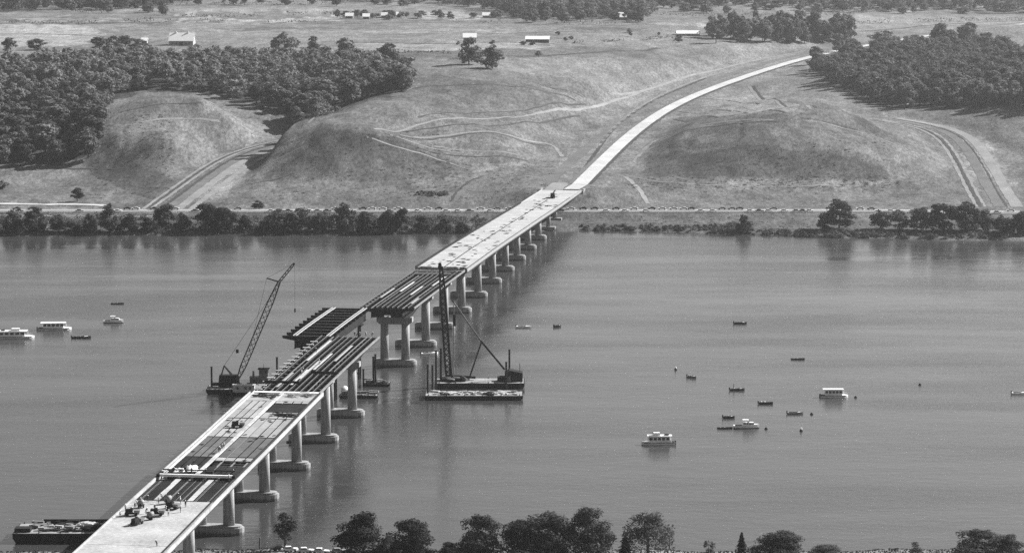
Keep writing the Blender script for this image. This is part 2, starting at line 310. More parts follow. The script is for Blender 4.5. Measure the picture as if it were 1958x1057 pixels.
def inpoly(px, py, poly):
    r = np.zeros(px.shape, bool); n = len(poly)
    for i in range(n):
        x0, y0 = poly[i]; x1, y1 = poly[(i + 1) % n]
        if y0 == y1: continue
        c = ((y0 > py) != (y1 > py)) & (px < (x1 - x0) * (py - y0) / (y1 - y0) + x0); r ^= c
    return r
WOOD1 = [(-150,318),(-150,150),(0,136),(200,126),(400,124),(500,122),(640,130),(720,134),(784,156),(770,176),(700,190),(640,212),(600,230),(560,222),(500,203),(420,180),(330,172),(260,172),(205,195),(188,240),(176,300),(100,314)]
WOOD2 = [(1556,140),(1600,112),(1660,104),(1720,96),(1800,92),(1880,100),(1958,118),(2100,140),(2100,205),(1958,205),(1880,207),(1800,205),(1730,210),(1690,204),(1650,186),(1600,166)]
def build_ground():
    u = np.concatenate([np.linspace(-.5, -.21, 30)[:-1], np.linspace(-.21, .21, 560), np.linspace(.21, .5, 30)[1:]])
    yy = np.concatenate([np.linspace(120, 700, 12)[:-1], np.arange(700, 790, 2.0), np.linspace(795, 1440, 10), np.arange(1450, 2150, 2.4), np.arange(2150, 3000, 5.0), np.geomspace(3000, 12000, 70)])
    Y, Ug = np.meshgrid(yy, u, indexing='ij'); X = Ug * np.maximum(Y, 900)
    x, y = X.ravel(), Y.ravel(); z = zt(x, y)
    px, py = project(np.stack([x, y, z], 1)); jx = px + 26 * (vn(x / 28, y / 40) - .5) + 16 * (vn(x / 8, y / 12) - .5); jy = py + 9 * (vn(x / 30 + 50, y / 40) - .5) + 7 * (vn(x / 7 + 9, y / 14) - .5)
    a = np.full(x.shape, .155)
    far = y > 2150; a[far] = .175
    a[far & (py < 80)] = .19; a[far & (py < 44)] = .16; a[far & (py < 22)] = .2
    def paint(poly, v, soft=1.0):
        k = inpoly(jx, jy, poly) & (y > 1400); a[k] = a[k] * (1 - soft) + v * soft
    for poly, v in (([(-100,46),(150,48),(205,64),(150,92),(-100,92)], .30), ([(-100,40),(330,44),(330,50),(150,47),(-100,46)], .12), ([(340,34),(470,38),(650,34),(650,41),(470,42),(345,40)], .34), ([(800,26),(930,28),(930,36),(800,36)], .32),
        ([(-100,34),(330,38),(330,42),(-100,38)], .27), ([(700,58),(1000,56),(1000,61),(700,63)], .26), ([(1640,33),(2000,36),(2000,42),(1640,39)], .32), ([(360,18),(640,16),(640,23),(360,25)], .27), ([(1250,44),(1360,46),(1360,52),(1250,50)], .28), ([(420,54),(640,52),(640,57),(420,60)], .12), ([(1060,52),(1240,54),(1240,60),(1060,58)], .13),
        ([(640,80),(880,80),(1070,84),(1000,98),(640,98)], .26), ([(640,98),(1260,92),(1260,106),(860,114),(700,114)], .125), ([(1640,25),(1958,30),(1958,62),(1640,52)], .24), ([(1240,66),(1560,80),(1560,96),(1240,90)], .2),
        ([(200,190),(300,186),(420,194),(560,240),(590,250),(520,268),(440,290),(380,335),(310,330),(240,270)], .19), ([(0,318),(180,318),(290,345),(290,388),(0,388)], .165), ([(330,385),(470,300),(590,262),(590,270),(500,298),(450,345),(420,388)], .24),
        ([(1290,200),(1400,160),(1480,190),(1540,215),(1400,222),(1290,226)], .24), ([(1230,215),(1330,165),(1480,120),(1560,104),(1560,115),(1500,140),(1420,170),(1300,225),(1240,285),(1170,350),(1130,355)], .2),
        ([(1090,300),(1160,215),(1270,150),(1400,115),(1520,100),(1530,108),(1400,140),(1280,190),(1200,245),(1120,330),(1060,352)], .2), ([(1820,250),(1870,250),(1958,380),(1958,400),(1880,395)], .21),
        ([(1400,345),(1680,345),(1700,352),(1500,362),(1400,360)], .21), ([(660,270),(830,262),(1010,275),(1000,285),(800,270),(660,282)], .2), ([(890,315),(1010,308),(960,325),(890,326)], .24),
        ([(780,200),(960,170),(1100,185),(1180,205),(1050,235),(760,250),(650,250)], .165), ([(500,330),(640,250),(700,255),(860,310),(840,340),(500,345)], .11), ([(1240,300),(1450,275),(1540,290),(1680,310),(1700,340),(1400,342),(1230,335)], .10), ([(1600,212),(1640,222),(1720,262),(1700,268),(1640,245)], .1), ([(195,200),(222,262),(262,302),(320,345),(300,384),(170,335),(165,250)], .10), ([(660,255),(760,262),(820,300),(720,300),(640,280)], .1)):  # mound faces and the slope band are darkened: shade painted into the colour
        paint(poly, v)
    q = np.where(far, .35, 1.0); a *= (1 + q * .3 * (vn(x / 23 + 3, y / 40) - .5)) * (1 + q * .3 * (vn(x / 6, y / 10 + 8) - .5)); k = (vn(x / 3.5, y / 6 + 77) > .88) & ~far; a[k] *= .7
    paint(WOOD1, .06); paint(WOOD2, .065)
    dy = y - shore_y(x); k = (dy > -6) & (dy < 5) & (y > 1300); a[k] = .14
    a[y > 1300] *= .60; a[far] *= 1.12  # far ground lightened, painting extra haze into its colour
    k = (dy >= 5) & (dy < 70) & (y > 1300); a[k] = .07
    a[(y > 790) & (dy < -6)] = .06
    n, m = Y.shape; I = np.arange(n * m).reshape(n, m); F = np.stack([I[:-1, :-1].ravel(), I[:-1, 1:].ravel(), I[1:, 1:].ravel(), I[1:, :-1].ravel()], 1)
    me = mesh_np('ground', np.stack([x, y, z], 1), F, 'ground', True)
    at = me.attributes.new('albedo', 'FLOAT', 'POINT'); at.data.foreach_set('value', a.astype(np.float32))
    struct('ground', me)
    return yy, u, z.reshape(n, m)
_gy, _gu, _gz = build_ground()
def zt(x, y):                                                     # height of the ground sheet itself
    x = np.asarray(x, float).ravel(); y = np.asarray(y, float).ravel(); uu = x / np.maximum(y, 900)
    i = np.clip(np.searchsorted(_gy, y) - 1, 0, len(_gy) - 2); j = np.clip(np.searchsorted(_gu, uu) - 1, 0, len(_gu) - 2)
    a = np.clip((y - _gy[i]) / (_gy[i + 1] - _gy[i]), 0, 1); b = np.clip((uu - _gu[j]) / (_gu[j + 1] - _gu[j]), 0, 1)
    return (_gz[i, j] * (1 - b) + _gz[i, j + 1] * b) * (1 - a) + (_gz[i + 1, j] * (1 - b) + _gz[i + 1, j + 1] * b) * a
struct('river', mesh_np('river', [(-1500, 600, 0), (1500, 600, 0), (1500, 1700, 0), (-1500, 1700, 0)], [(0, 1, 2, 3)], 'water'))

def ribbon(name, Q, w0, w1, m, lift=.3, drape=True, jit=.0):
    n = len(Q); L = offset(Q, w0); R = offset(Q, w1); cols = []
    for k in range(4):
        t = k / 3; P = L * (1 - t) + R * t
        if jit and k in (0, 3): P = offset(P, 0) + np.stack([RNG.normal(0, jit, n), RNG.normal(0, jit, n), np.zeros(n)], 1)
        if drape: P[:, 2] = np.maximum(zt(P[:, 0], P[:, 1]), P[:, 2] - 99) + lift
        else: P[:, 2] = Q[:, 2] + lift
        cols.append(P)
    V = np.stack(cols, 1).reshape(-1, 3); I = np.arange(n * 4).reshape(n, 4)
    F = np.concatenate([np.stack([I[:-1, k], I[:-1, k + 1], I[1:, k + 1], I[1:, k]], 1) for k in range(3)])
    return struct(name, mesh_np(name, V, F, m, True))
ribbon('concrete_road', HW, -4.3, 4.3, 'concrete_road', .35, False)
ribbon('graded_roadbed', HW[2:], -22, -15, 'soil_mid', .1, True, .4)
ribbon('gravel_shoulder', HW[1:], 4.4, 6.6, 'soil_dark_and_shade', .12, True, .25)
ribbon('gravel_shoulder', HW[1:], -7.4, -4.6, 'soil_mid', .12, True, .25)
ribbon('river_road', RIV, -4.5, 4.5, 'asphalt', .3, False)
ribbon('road_shoulder', RIV, 4.6, 7.4, 'gravel_road', .27, False)
ribbon('road_shoulder', RIV, -7.2, -4.6, 'gravel_road', .27, False)
for l0, l1, m in ((-14.5, -12.6, 'soil_pale'), (-12.2, -10.6, 'soil_dark_and_shade'), (-10.2, -8.2, 'soil_pale'), (-5.6, -3.4, 'soil_dark_and_shade'), (-3.0, 2.0, 'soil_mid'), (2.4, 7.6, 'soil_pale'), (10.4, 14.0, 'soil_pale')): ribbon('dirt_road' if m != 'soil_dark_and_shade' else 'roadside_ditch', LRD, l0, l1, m, .1, True, .22)  # ditch strips lie flat; their shade is painted in as dark soil
for l0, l1, m in ((-13.4, -11.4, 'soil_pale'), (-11.0, -9.2, 'soil_dark_and_shade'), (-8.8, -7.2, 'soil_pale'), (-3.0, 2.6, 'soil_mid'), (3.4, 4.4, 'soil_dark_and_shade'), (6.0, 12.5, 'soil_pale')): ribbon('dirt_road' if m != 'soil_dark_and_shade' else 'roadside_ditch', RRD, l0, l1, m, .1, True, .22)
def pix_line(pts): return resample([hit(x, y) for x, y in pts], 5.0)
ribbon('gravel_lane', pix_line([(-60,390),(60,391),(200,394)]), -3, 3, 'gravel_road', .3)
for pts, wd, m in (([(715,247),(800,240),(950,228),(1080,212),(1170,195),(1240,170)], 1.8, 'soil_pale'), ([(765,258),(880,257),(980,262),(1060,275),(1075,300)], 2.2, 'soil_pale'), ([(765,260),(880,259.5),(980,265),(1055,279)], 1.5, 'soil_dark_and_shade'),
    ([(740,262),(790,280),(870,298),(1010,308)], 1.6, 'soil_dark_and_shade'), ([(745,258),(800,276),(880,293)], 1.6, 'soil_pale'), ([(870,385),(890,355),(930,340),(1000,335),(1050,333)], 2.6, 'soil_mid'), ([(862,385),(884,352),(925,337)], 1.5, 'soil_dark_and_shade'),
    ([(1010,155),(1060,172),(1115,186)], 1.5, 'soil_dark_and_shade'), ([(720,178),(850,165),(960,164),(1040,175),(1100,192)], 2.2, 'soil_dark_and_shade'), ([(1195,335),(1280,352),(1400,356),(1540,357),(1650,356)], 1.6, 'soil_pale'), ([(1195,338),(1225,365),(1240,390)], 3, 'soil_pale'),
    ([(1440,165),(1452,182),(1490,195),(1560,207)], 1.8, 'soil_dark_and_shade'), ([(1432,165),(1445,185),(1490,199),(1550,210)], 1.8, 'soil_pale'), ([(1290,228),(1400,222),(1500,216)], 2, 'soil_dark_and_shade'), ([(1220,300),(1260,262),(1350,240),(1480,230)], 2, 'soil_pale'),
    ([(1180,180),(1300,150),(1450,112),(1540,98)], 1.8, 'soil_pale'), ([(1120,320),(1170,245),(1250,190),(1350,150)], 2.2, 'soil_dark_and_shade'), ([(1500,135),(1545,118),(1570,112)], 1.5, 'soil_pale'), ([(1690,214),(1750,192),(1810,182)], 2.2, 'soil_pale'),
    ([(1600,205),(1660,226),(1720,240),(1780,245)], 1.8, 'soil_pale'), ([(480,352),(520,345),(560,332)], 1.6, 'soil_dark_and_shade'), ([(590,236),(650,208),(720,186),(790,168)], 1.6, 'soil_pale'), ([(100,322),(180,321),(240,322)], 1.8, 'soil_dark_and_shade'),
    ([(215,200),(260,188),(330,186),(430,196),(520,222)], 1.5, 'soil_pale'), ([(-50,412),(300,413)], 1.5, 'soil_pale'), ([(1120,428),(1240,424),(1400,432),(1580,440)], 2.5, 'soil_mid'), ([(770,252),(880,243),(1000,236),(1110,222)], 1.4, 'soil_dark_and_shade'), ([(800,225),(900,216),(1010,213),(1120,200)], 1.2, 'soil_dark_and_shade'), ([(830,280),(920,290),(1000,300)], 1.3, 'soil_pale'), ([(700,262),(760,283),(840,303),(900,325)], 1.3, 'soil_pale'),
    ([(1240,280),(1300,254),(1400,238),(1490,234)], 1.3, 'soil_dark_and_shade'), ([(1290,207),(1350,198),(1420,202),(1480,212)], 1.4, 'soil_pale'), ([(1300,214),(1380,208),(1460,214)], 1.2, 'soil_dark_and_shade'), ([(1330,188),(1400,188),(1450,200)], 1.2, 'soil_dark_and_shade'), ([(1540,232),(1600,242),(1680,262),(1740,290)], 1.2, 'soil_pale'), ([(1530,226),(1580,234),(1640,248)], 1.3, 'soil_dark_and_shade'),
    ([(1210,310),(1240,275),(1300,245),(1380,228)], 1.3, 'soil_pale'), ([(1150,265),(1200,218),(1280,172),(1380,138),(1500,108)], 1.4, 'soil_pale'), ([(1135,290),(1185,232),(1262,180),(1360,143)], 1.2, 'soil_pale'), ([(500,320),(540,300),(590,275)], 1.2, 'soil_pale'), ([(230,215),(300,200),(400,205),(480,225)], 1.0, 'soil_dark_and_shade'), ([(250,240),(320,225),(420,232)], 1.0, 'soil_pale'),
    ([(-60,64),(120,66),(200,70)], 2, 'soil_dark_and_shade'), ([(360,44),(560,46),(900,44),(1200,50)], 2.5, 'soil_dark_and_shade'), ([(700,68),(900,66),(1150,62)], 2, 'soil_dark_and_shade'), ([(1640,60),(1800,46),(1958,40)], 2.5, 'soil_dark_and_shade'), ([(-60,20),(160,26),(330,30)], 2.5, 'soil_dark_and_shade'), ([(-40,45),(150,47),(330,43)], 3, 'soil_dark_and_shade'), ([(640,82),(860,84),(1060,84)], 3, 'soil_dark_and_shade'), ([(860,114),(1100,106),(1260,92)], 3, 'soil_dark_and_shade')):
    Q = pix_line(pts); s_ = max(1.0, float(Q[:, 1].mean()) / 1700); ribbon('dirt_track', Q, -wd * s_ / 2, wd * s_ / 2, m, .1, True, .2)  # dark ditch lines among these have their shade painted into the colour
#=====PART2=====
# ------------------------------------------------------------------ haze: the summer air between the camera and the far fields
def build_haze():
    mb = box((0, 6500, 88.0), (13000, 13600, 188.0)); m = bpy.data.materials.new('haze'); m.use_nodes = True; nt = m.node_tree; nt.nodes.clear()
    o = nt.nodes.new('ShaderNodeOutputMaterial'); v = nt.nodes.new('ShaderNodeVolumePrincipled'); v.inputs['Color'].default_value = (.96, .96, .96, 1)
    v.inputs['Density'].default_value = HAZE; v.inputs['Anisotropy'].default_value = .75; nt.links.new(v.outputs[0], o.inputs['Volume']); MATS['haze'] = m
    h = obj('haze', mb.mesh('haze', 'haze')); h['kind'] = 'stuff'; h['label'] = 'pale summer haze over the river and the far fields'; h['category'] = 'haze'
HAZE = 0.000058
build_haze()

# ------------------------------------------------------------------ bridge
def bridge_root(name, label): return thing(name, label, 'bridge', tuple(BO), BRZ)
def run(s0, s1, l0, l1, top, bot, step=6.0, mb=None, mirror=False):
    mb = mb or MB(); n = max(2, int(abs(s1 - s0) / step) + 1); ss = np.linspace(s0, s1, n); f = lambda a, s: a(s) if callable(a) else a
    mb.loft([[(l0, s, dz(s) + f(bot, s)), (l1, s, dz(s) + f(bot, s)), (l1, s, dz(s) + f(top, s)), (l0, s, dz(s) + f(top, s))] for s in ss]); return mb
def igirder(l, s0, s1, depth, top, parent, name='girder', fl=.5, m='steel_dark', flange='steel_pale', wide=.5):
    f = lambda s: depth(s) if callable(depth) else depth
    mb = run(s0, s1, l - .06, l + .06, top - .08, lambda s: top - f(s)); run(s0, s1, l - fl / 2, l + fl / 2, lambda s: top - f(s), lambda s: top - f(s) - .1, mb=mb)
    g = part(name, mb, m, parent); part('top_flange', run(s0, s1, l - wide / 2, l + wide / 2, top, top - .07), flange, g); return g  # paler flange paints the sun and sky glint into the steel
def stadium(l, r, n=10):
    P = [(l * 1.0 + r * math.cos(t), r * math.sin(t)) for t in np.linspace(-PI / 2, PI / 2, n)] + [(-l + r * math.cos(t), r * math.sin(t)) for t in np.linspace(PI / 2, 3 * PI / 2, n)]; return P
def pier(root, s, ztop, zg=-3.0):
    e = obj('pier', None, root, (0, s, 0))
    f = MB(); f.prism(stadium(5.75, 2.35), zg, 2.0); part('footing', f, 'concrete_pier', e); part('footing_lip', MB().prism(stadium(5.5, 2.05), 2.0, 2.5), 'concrete_pier', e)
    for l in (-3.9, 3.9):
        c = MB(); n = 18; c.loft([[(l + r * math.cos(2 * PI * i / n), r * math.sin(2 * PI * i / n), z) for i in range(n)] for z, r in ((2.5, 1.62), (ztop - 2.4, 1.42))]); part('column', c, 'concrete_pier', e, True)
    cp = MB(); cp.loft([[(-5.4, y, ztop - 2.6), (5.4, y, ztop - 2.6), (6.6, y, ztop - 1.7), (6.6, y, ztop), (-6.6, y, ztop), (-6.6, y, ztop - 1.7)] for y in (-1.45, 1.45)]); part('cap_beam', cp, 'concrete_pier', e)
    return e
MAIN_N = (97.0, 201.3); MAIN_F = (273.0, 398.0)
def d_near(s): return float(np.interp(s, [97, 140, 165, 183.4, 201.3], [2.1, 2.4, 3.4, 5.2, 3.5]))
def d_far(s): return float(np.interp(s, [273, 290.3, 310, 335, 398], [3.5, 5.2, 3.4, 2.4, 2.1]))
def steel_frame(root, s0, s1, depth, pitch, l_off=0.0, full=True):
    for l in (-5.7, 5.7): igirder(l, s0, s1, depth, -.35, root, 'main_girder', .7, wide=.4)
    k = int(round((s1 - s0) / pitch)); beams = [s0 + .6 + i * (s1 - s0 - 1.2) / k for i in range(k + 1)]
    for s in beams:
        z = dz(s); a = z - .42; mb = MB(); tip, mid = .45, 1.15
        mb.loft([[(l, s - .17, a - h), (l, s + .17, a - h), (l, s + .17, a), (l, s - .17, a)] for l, h in ((-9.9, tip), (-5.7, mid + .3), (0, mid), (5.7, mid + .3), (9.9, tip))]); part('floor_beam', mb, 'steel_dark', root)
    ext = [] if not full else [-9.6, -7.7, -3.8, -1.9, 0, 1.9, 3.8, 7.7]
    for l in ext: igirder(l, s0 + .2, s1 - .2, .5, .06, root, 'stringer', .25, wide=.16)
    for i in range(len(beams) - 1):                        # lateral bracing, low between the girders
        a, b = beams[i], beams[i + 1]; mb = MB(); z0 = dz(a) - 1.9; z1 = dz(b) - 1.9
        mb.bar((-5.6, a, z0), (5.6, b, z1), .22); part('lateral_brace', mb, 'steel_dark', root)
    return beams
near = bridge_root('bridge', 'unfinished near arm of the river bridge, white slab then formwork panels then open steel')
far = bridge_root('bridge', 'far arm of the river bridge, long pale concrete deck reaching the hillside abutment')
PS_N = [-138, -92, -46, 0, 45.8, 91.6, 137.4, 183.4]; PS_F = [290.3, 337.5, 384, 430, 477.5, 523, 566, 607, 648, 689, 731, 760, 788]
for s in PS_N:
    d = d_near(s) if s > 97 else 2.1
    zg = float(min(-3, zt([BW(s, 0)[0]], [BW(s, 0)[1]])[0] - 1)) ; pier(near, s, dz(s) - .35 - d - .1, zg)
for s in PS_F:
    d = d_far(s) if s < 398 else 2.1; p = BW(s, 0); g = float(zt([p[0]], [p[1]])[0]); pt = dz(s) - .35 - d - .1
    if g < .5: pier(far, s, pt)
    else:
        e = obj('pier', None, far, (0, s, 0))
        part('footing', box((0, 0, g - .2), (15, 3.6, 2.0)), 'concrete_old', e)
        for l in (-3.9, 3.9): part('column', tube((l, 0, g + .8), (l, 0, pt - 1.6), 1.1, 1.05, 16), 'concrete_old', e, True)
        part('cap_beam', box((0, 0, pt - .9), (13, 2.2, 1.8)), 'concrete_old', e)
LG = [-9.0, -5.4, -1.8, 1.8, 5.4, 9.0]
for l in LG: igirder(l, -150, 97, 1.75, -.36, near); igirder(l, 398, 822, 1.75, -.36, far)
for s in np.arange(-138, 97, 15.3): part('diaphragm', box((0, s, dz(s) - 1.2), (17.8, .2, 1.3)), 'steel_dark', near)
# near arm: finished slab
for a, b in ((-150, -92.2), (-92, -46.6)): part('deck_slab', run(a, b, -10.5, 10.5, 0, -.35), 'concrete_deck', near)
part('kerb', run(-150, -22, -10.9, -10.52, .32, -.6), 'concrete_deck', near); part('kerb', run(-22, 96.5, -10.15, -9.85, .3, -.7), 'timber_pale', near); part('fascia', run(-22, 96.5, -11.4, -11.15, .1, -.7), 'timber_pale', near)
part('walkway', run(-22, 96.5, -11.1, -10.2, -.5, -.6), 'timber_dark', near)
part('kerb', run(-150, 96.5, 10.1, 10.42, .28, -.34), 'timber_dark', near); part('walkway', run(-150, 96.5, 10.56, 11.0, -.1, -.25), 'concrete_deck', near)
part('parapet', run(-150, 96.5, 11.02, 11.4, .34, -.75), 'concrete_deck', near); part('soffit_form', run(-150, 96.5, 10.56, 11.6, -.8, -.95), 'timber_dark', near)
# bay of open reinforcement with two plank walkways
for i in range(5):
    for a, b in ((-46.3, -34), (-33.9, -21)): part('form_panel', run(a, b, LG[i] + .3, LG[i + 1] - .3, -.4, -.5), 'form_dark', near)
for l in (-9.75, 9.6): part('form_panel', run(-46.3, -21, l - .45, l + .35, -.38, -.5), 'form_dark', near)
for l0, l1 in ((-5.1, -3.7), (3.7, 5.1)):
    for a in np.arange(-46.2, -22, 6.1): part('plank_walkway', run(a, a + 6.0, l0 + random.uniform(-.12, .12), l1, .12, .04), 'timber_pale', near)
for l in np.arange(-9.4, 9.5, .75):
    part('reinforcing_bar', run(-46.2, -21.4, l - .035, l + .035, -.16, -.22), 'steel_pale' if abs(l - .35) < .4 else 'steel_dark', near)
for s in np.arange(-45.5, -21.6, 1.6): part('reinforcing_bar', box((0, s, dz(s) - .25), (19.2, .06, .06)), 'steel_dark', near)
# panels of formwork between the median strip and the edges
CELL = [-9.7, -7.6, -5.5, -3.4, -1.75], [-.35, 2.3, 5.0, 7.6, 9.9]
for bay, (a, b, m) in enumerate(((-16.5, 5.6, 'form_dark'), (6.5, 31.6, 'form_mid'), (32.6, 57.2, 'form_pale'), (58.2, 83.0, 'form_pale'))):
    for side in (0, 1):
        for i in range(4):
            l0, l1 = CELL[side][i] + .22, CELL[side][i + 1] - .22
            for q0, q1 in ((a, a + (b - a) * .5 - .06), (a + (b - a) * .5 + .06, b)):
                mm = m
                if side == 1 and bay == 0: mm = 'form_pale' if q1 == b else 'form_dark'
                if side == 1 and bay == 3 and q0 == a: q1 = 66.4
                if side == 1 and bay == 3 and q1 == b: q0 = 80.2
                if side == 1 and bay == 0 and q1 == b: q0 = 1.8
                up = -.02 + random.uniform(-.03, .03); part('form_panel', run(q0, q1, l0, l1, up, up - .12), mm, near)
part('form_and_gap_shade', run(-16, 1.6, -.2, 9.9, -1.05, -1.2), 'form_dark', near); part('dark_sheet', run(66.7, 79.9, -.15, 9.85, -.2, -.3), 'form_dark', near); part('form_and_gap_shade', run(2.0, 96.4, -9.8, 9.9, -1.05, -1.2), 'form_dark', near)  # long lower run is a dark sheet added as shade below the panel gaps
for a in np.arange(-16.8, 96, 7.1): part('median_form', run(a, min(a + 7.0, 96.5), -1.55, -.55, .2, -.2), 'timber_pale', near)
part('sheathing', run(83.8, 96.6, -9.9, 9.9, -.1, -.3), 'form_pale', near)
part('end_form', run(95.2, 97.2, -9.9, 10.2, .16, -.3), 'tarp', near)
steel_frame(near, 97.6, 201.3, d_near, 6.2)
part('edge_beam', run(97.0, 201.3, 9.75, 10.2, .08, -.5), 'steel_pale', near)
for s in np.arange(100.6, 190, 6.2): part('deck_bracket', box((-9.7, s, dz(s) + .05), (2.4, 1.1, .25)), 'timber_pale', near)
for s, l0, l1 in ((110.8, -10, 1.0), (128.0, 2.0, 10)): part('cross_screen', box(((l0 + l1) / 2, s, dz(s) + .35), (l1 - l0, .3, .9)), 'steel_dark', near)
for a, b, l in ((108, 134, -1.0), (118, 150, -.4), (134, 164, .9), (104, 128, -4.6), (150, 190, -4.4), (150, 180, 4.6)): part('plank_walkway', run(a, b, l - .35, l + .35, .2, .12), 'timber_pale', near)
# far arm
bf = steel_frame(far, 273.0, 398.0, d_far, 6.25)
part('edge_beam', run(273, 398, 9.75, 10.2, .08, -.5), 'steel_pale', far)
for a, b, l in ((300, 330, -7.0), (320, 352, -3), (310, 338, 2.6), (340, 372, 6), (284, 300, 7.2)): part('plank_walkway', run(a, b, l - .35, l + .35, .2, .12), 'timber_pale', far)
for i, a in enumerate(np.arange(380, 404, 3.4)): part('form_panel', run(a, a + 2.7, -9.4 + (i % 3), 9.2 - (i % 2) * 3, .05 + .04 * (i % 2), -.1), ('timber_dark', 'form_mid', 'form_dark')[i % 3], far)
for a in np.arange(404, 822, 38.0):
    b = min(a + 37.9, 822); part('deck_slab', run(a, b, -10.5, -.6, 0, -.35), 'concrete_deck', far); part('deck_slab', run(a, b, .25, 10.5, 0, -.35), 'concrete_deck', far)
part('median_fill', run(760.1, 822, -.57, .22, -.02, -.3), 'concrete_deck', far); part('median_joint', run(404, 760, -.57, .22, -.12, -.3), 'timber_dark', far)
part('kerb', run(404, 735, -11.15, -10.53, .7, -.75), 'steel_dark', far); part('kerb', run(735, 822, -10.95, -10.53, .3, -.75), 'concrete_deck', far); part('kerb', run(404, 775, 9.9, 10.25, .25, .01), 'timber_dark', far)
part('parapet', run(398, 822, 10.6, 11.05, .4, -.75), 'concrete_old', far); part('soffit_form', run(398, 822, 10.4, 11.4, -.8, -.95), 'timber_dark', far)
part('abutment', box((0, 824.0, dz(824) - 3.6), (24, 2.4, 7.0)), 'concrete_old', far)
for l in (-11.6, 11.6): part('wing_wall', box((l, 828.5, dz(824) - 2.4), (1.0, 7, 5.4)), 'concrete_old', far)

for root_, s_, d_ in ((far, 274.0, 3.2), (near, 200.6, 3.2), (far, 290.3, 4.6), (near, 183.4, 4.6)):
    part('cross_frame', box((-3.4, s_, dz(s_) - .5 - d_ / 2), (4.4, .2, d_)), 'steel_dark', root_); part('cross_frame', box((3.4, s_, dz(s_) - .5 - d_ / 2), (4.4, .2, d_)), 'steel_dark', root_); part('cross_frame', box((0, s_, dz(s_) - 1.0), (2.4, .2, 1.0)), 'steel_dark', root_)
# centre span waiting beside the gap
span = thing('steel_span', 'dark steel centre span with projecting floor beam ends standing beside the bridge gap', 'bridge span', tuple(BO - 13.4 * BP), BRZ)
def d_span(s): return 4.3
for l in (-5.7, 5.7):
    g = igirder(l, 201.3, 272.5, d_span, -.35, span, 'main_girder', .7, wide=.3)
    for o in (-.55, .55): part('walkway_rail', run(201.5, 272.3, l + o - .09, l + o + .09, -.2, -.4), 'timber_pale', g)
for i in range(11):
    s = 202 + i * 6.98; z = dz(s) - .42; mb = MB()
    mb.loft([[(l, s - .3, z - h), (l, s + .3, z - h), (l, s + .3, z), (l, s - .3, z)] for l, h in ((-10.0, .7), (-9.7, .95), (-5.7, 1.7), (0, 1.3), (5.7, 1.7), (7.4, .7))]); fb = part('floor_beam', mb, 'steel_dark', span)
    part('top_flange', box((0, s, z + .035), (10.6, .22, .06)), 'grey_gear', fb)  # grey strip paints the glint along the beam's top
for i in range(10): part('lateral_brace', bar((-5.6, 202 + i * 6.98, dz(230) - 4.2), (5.6, 209 + i * 6.98, dz(230) - 4.2), .3), 'steel_dark', span)
part('end_diaphragm', box((0, 201.9, dz(202) - 2.6), (11.2, .2, 3.9)), 'steel_dark', span); part('end_diaphragm', box((0, 272.0, dz(272) - 2.6), (11.2, .2, 3.9)), 'steel_dark', span)
for s in (214, 260):
    p = BW(s, -13.4); t = thing('falsework_tower', 'dark braced falsework tower under the steel span, %s' % ('beside the crane barge' if s > 230 else 'beside the near bridge arm'), 'tower', (p[0], p[1], 0), BRZ)
    zt_ = dz(s) - 4.86
    for l in (-5.7, 5.7):
        for o in (-1.6, 1.6): part('leg', tube((l, o, -4), (l, o, zt_), .35, .35, 8), 'steel_dark', t)
        part('brace', bar((l, -1.6, 1), (l, 1.6, zt_ - 2), .25), 'steel_dark', t)
    part('cap', box((0, 0, zt_ + .02), (14, 4, .5)), 'steel_dark', t)
    part('brace', bar((-5.7, 1.6, 1.5), (5.7, 1.6, zt_ - 2), .25), 'steel_dark', t); part('brace', bar((5.7, -1.6, 1.5), (-5.7, -1.6, zt_ - 2), .25), 'steel_dark', t)

# ------------------------------------------------------------------ things on the deck
def on_deck(s, l, up=0.0): p = BW(s, l, dz(s) + up); return tuple(p)
sm = thing('finishing_machine', 'long deck finishing machine with a white beam spanning between the bridge edges', 'machine', on_deck(-19, 0), BRZ)
part('front_beam', box((0, -2.0, .75), (19.6, .7, .7)), 'roof_white', sm); part('rear_truss', box((0, 1.4, .5), (19.6, .35, .35)), 'steel_dark', sm); part('rear_truss', box((0, 1.4, 1.6), (19.6, .3, .3)), 'steel_dark', sm)
for i in range(12): part('truss_web', bar((-9.6 + i * 1.6, 1.4, .5), (-8.0 + i * 1.6, 1.4, 1.6) if i % 2 else (-9.6 + (i + 1) * 1.6, 1.4, 1.6), .16), 'steel_dark', sm)
for l in (-10.2, 10.2):
    part('end_carriage', box((l, -.2, .7), (.9, 4.6, .7)), 'steel_dark', sm)
    for o in (-2, 1.8): part('wheel', tube((l - .15, o, .35), (l + .15, o, .35), .35, .35, 12), 'tyre', sm)
part('platform', box((0, .2, .45), (19, 1.6, .12)), 'timber_dark', sm)
part('engine_box', box((3.2, .1, 1.15), (2.0, 1.2, 1.2)), 'black_gear', sm)
for i, s in enumerate((-14.5, -12.3, -10.0, -7.6, -5.2, -3.0, -.6)):
    o = obj('timber_beam', box((0, 0, .3), (9.6 - random.random(), .8, .6)).mesh('timber_beam', 'timber_dark'), None, on_deck(s, 4.9 + random.uniform(-.2, .2), -1.02), BRZ - .03); tag(o, 'heavy timber laid across the open bay between median strip and parapet', 'timber', 'timbers across the open bay')
    o = obj('plank', box((0, 0, .06), (8.8, .35, .12)).mesh('plank', 'timber_pale'), None, on_deck(s + 1.0, 4.9, -1.02), BRZ - .03); tag(o, 'pale plank lying between heavy timbers in the open deck bay', 'plank', 'planks across the open bay')
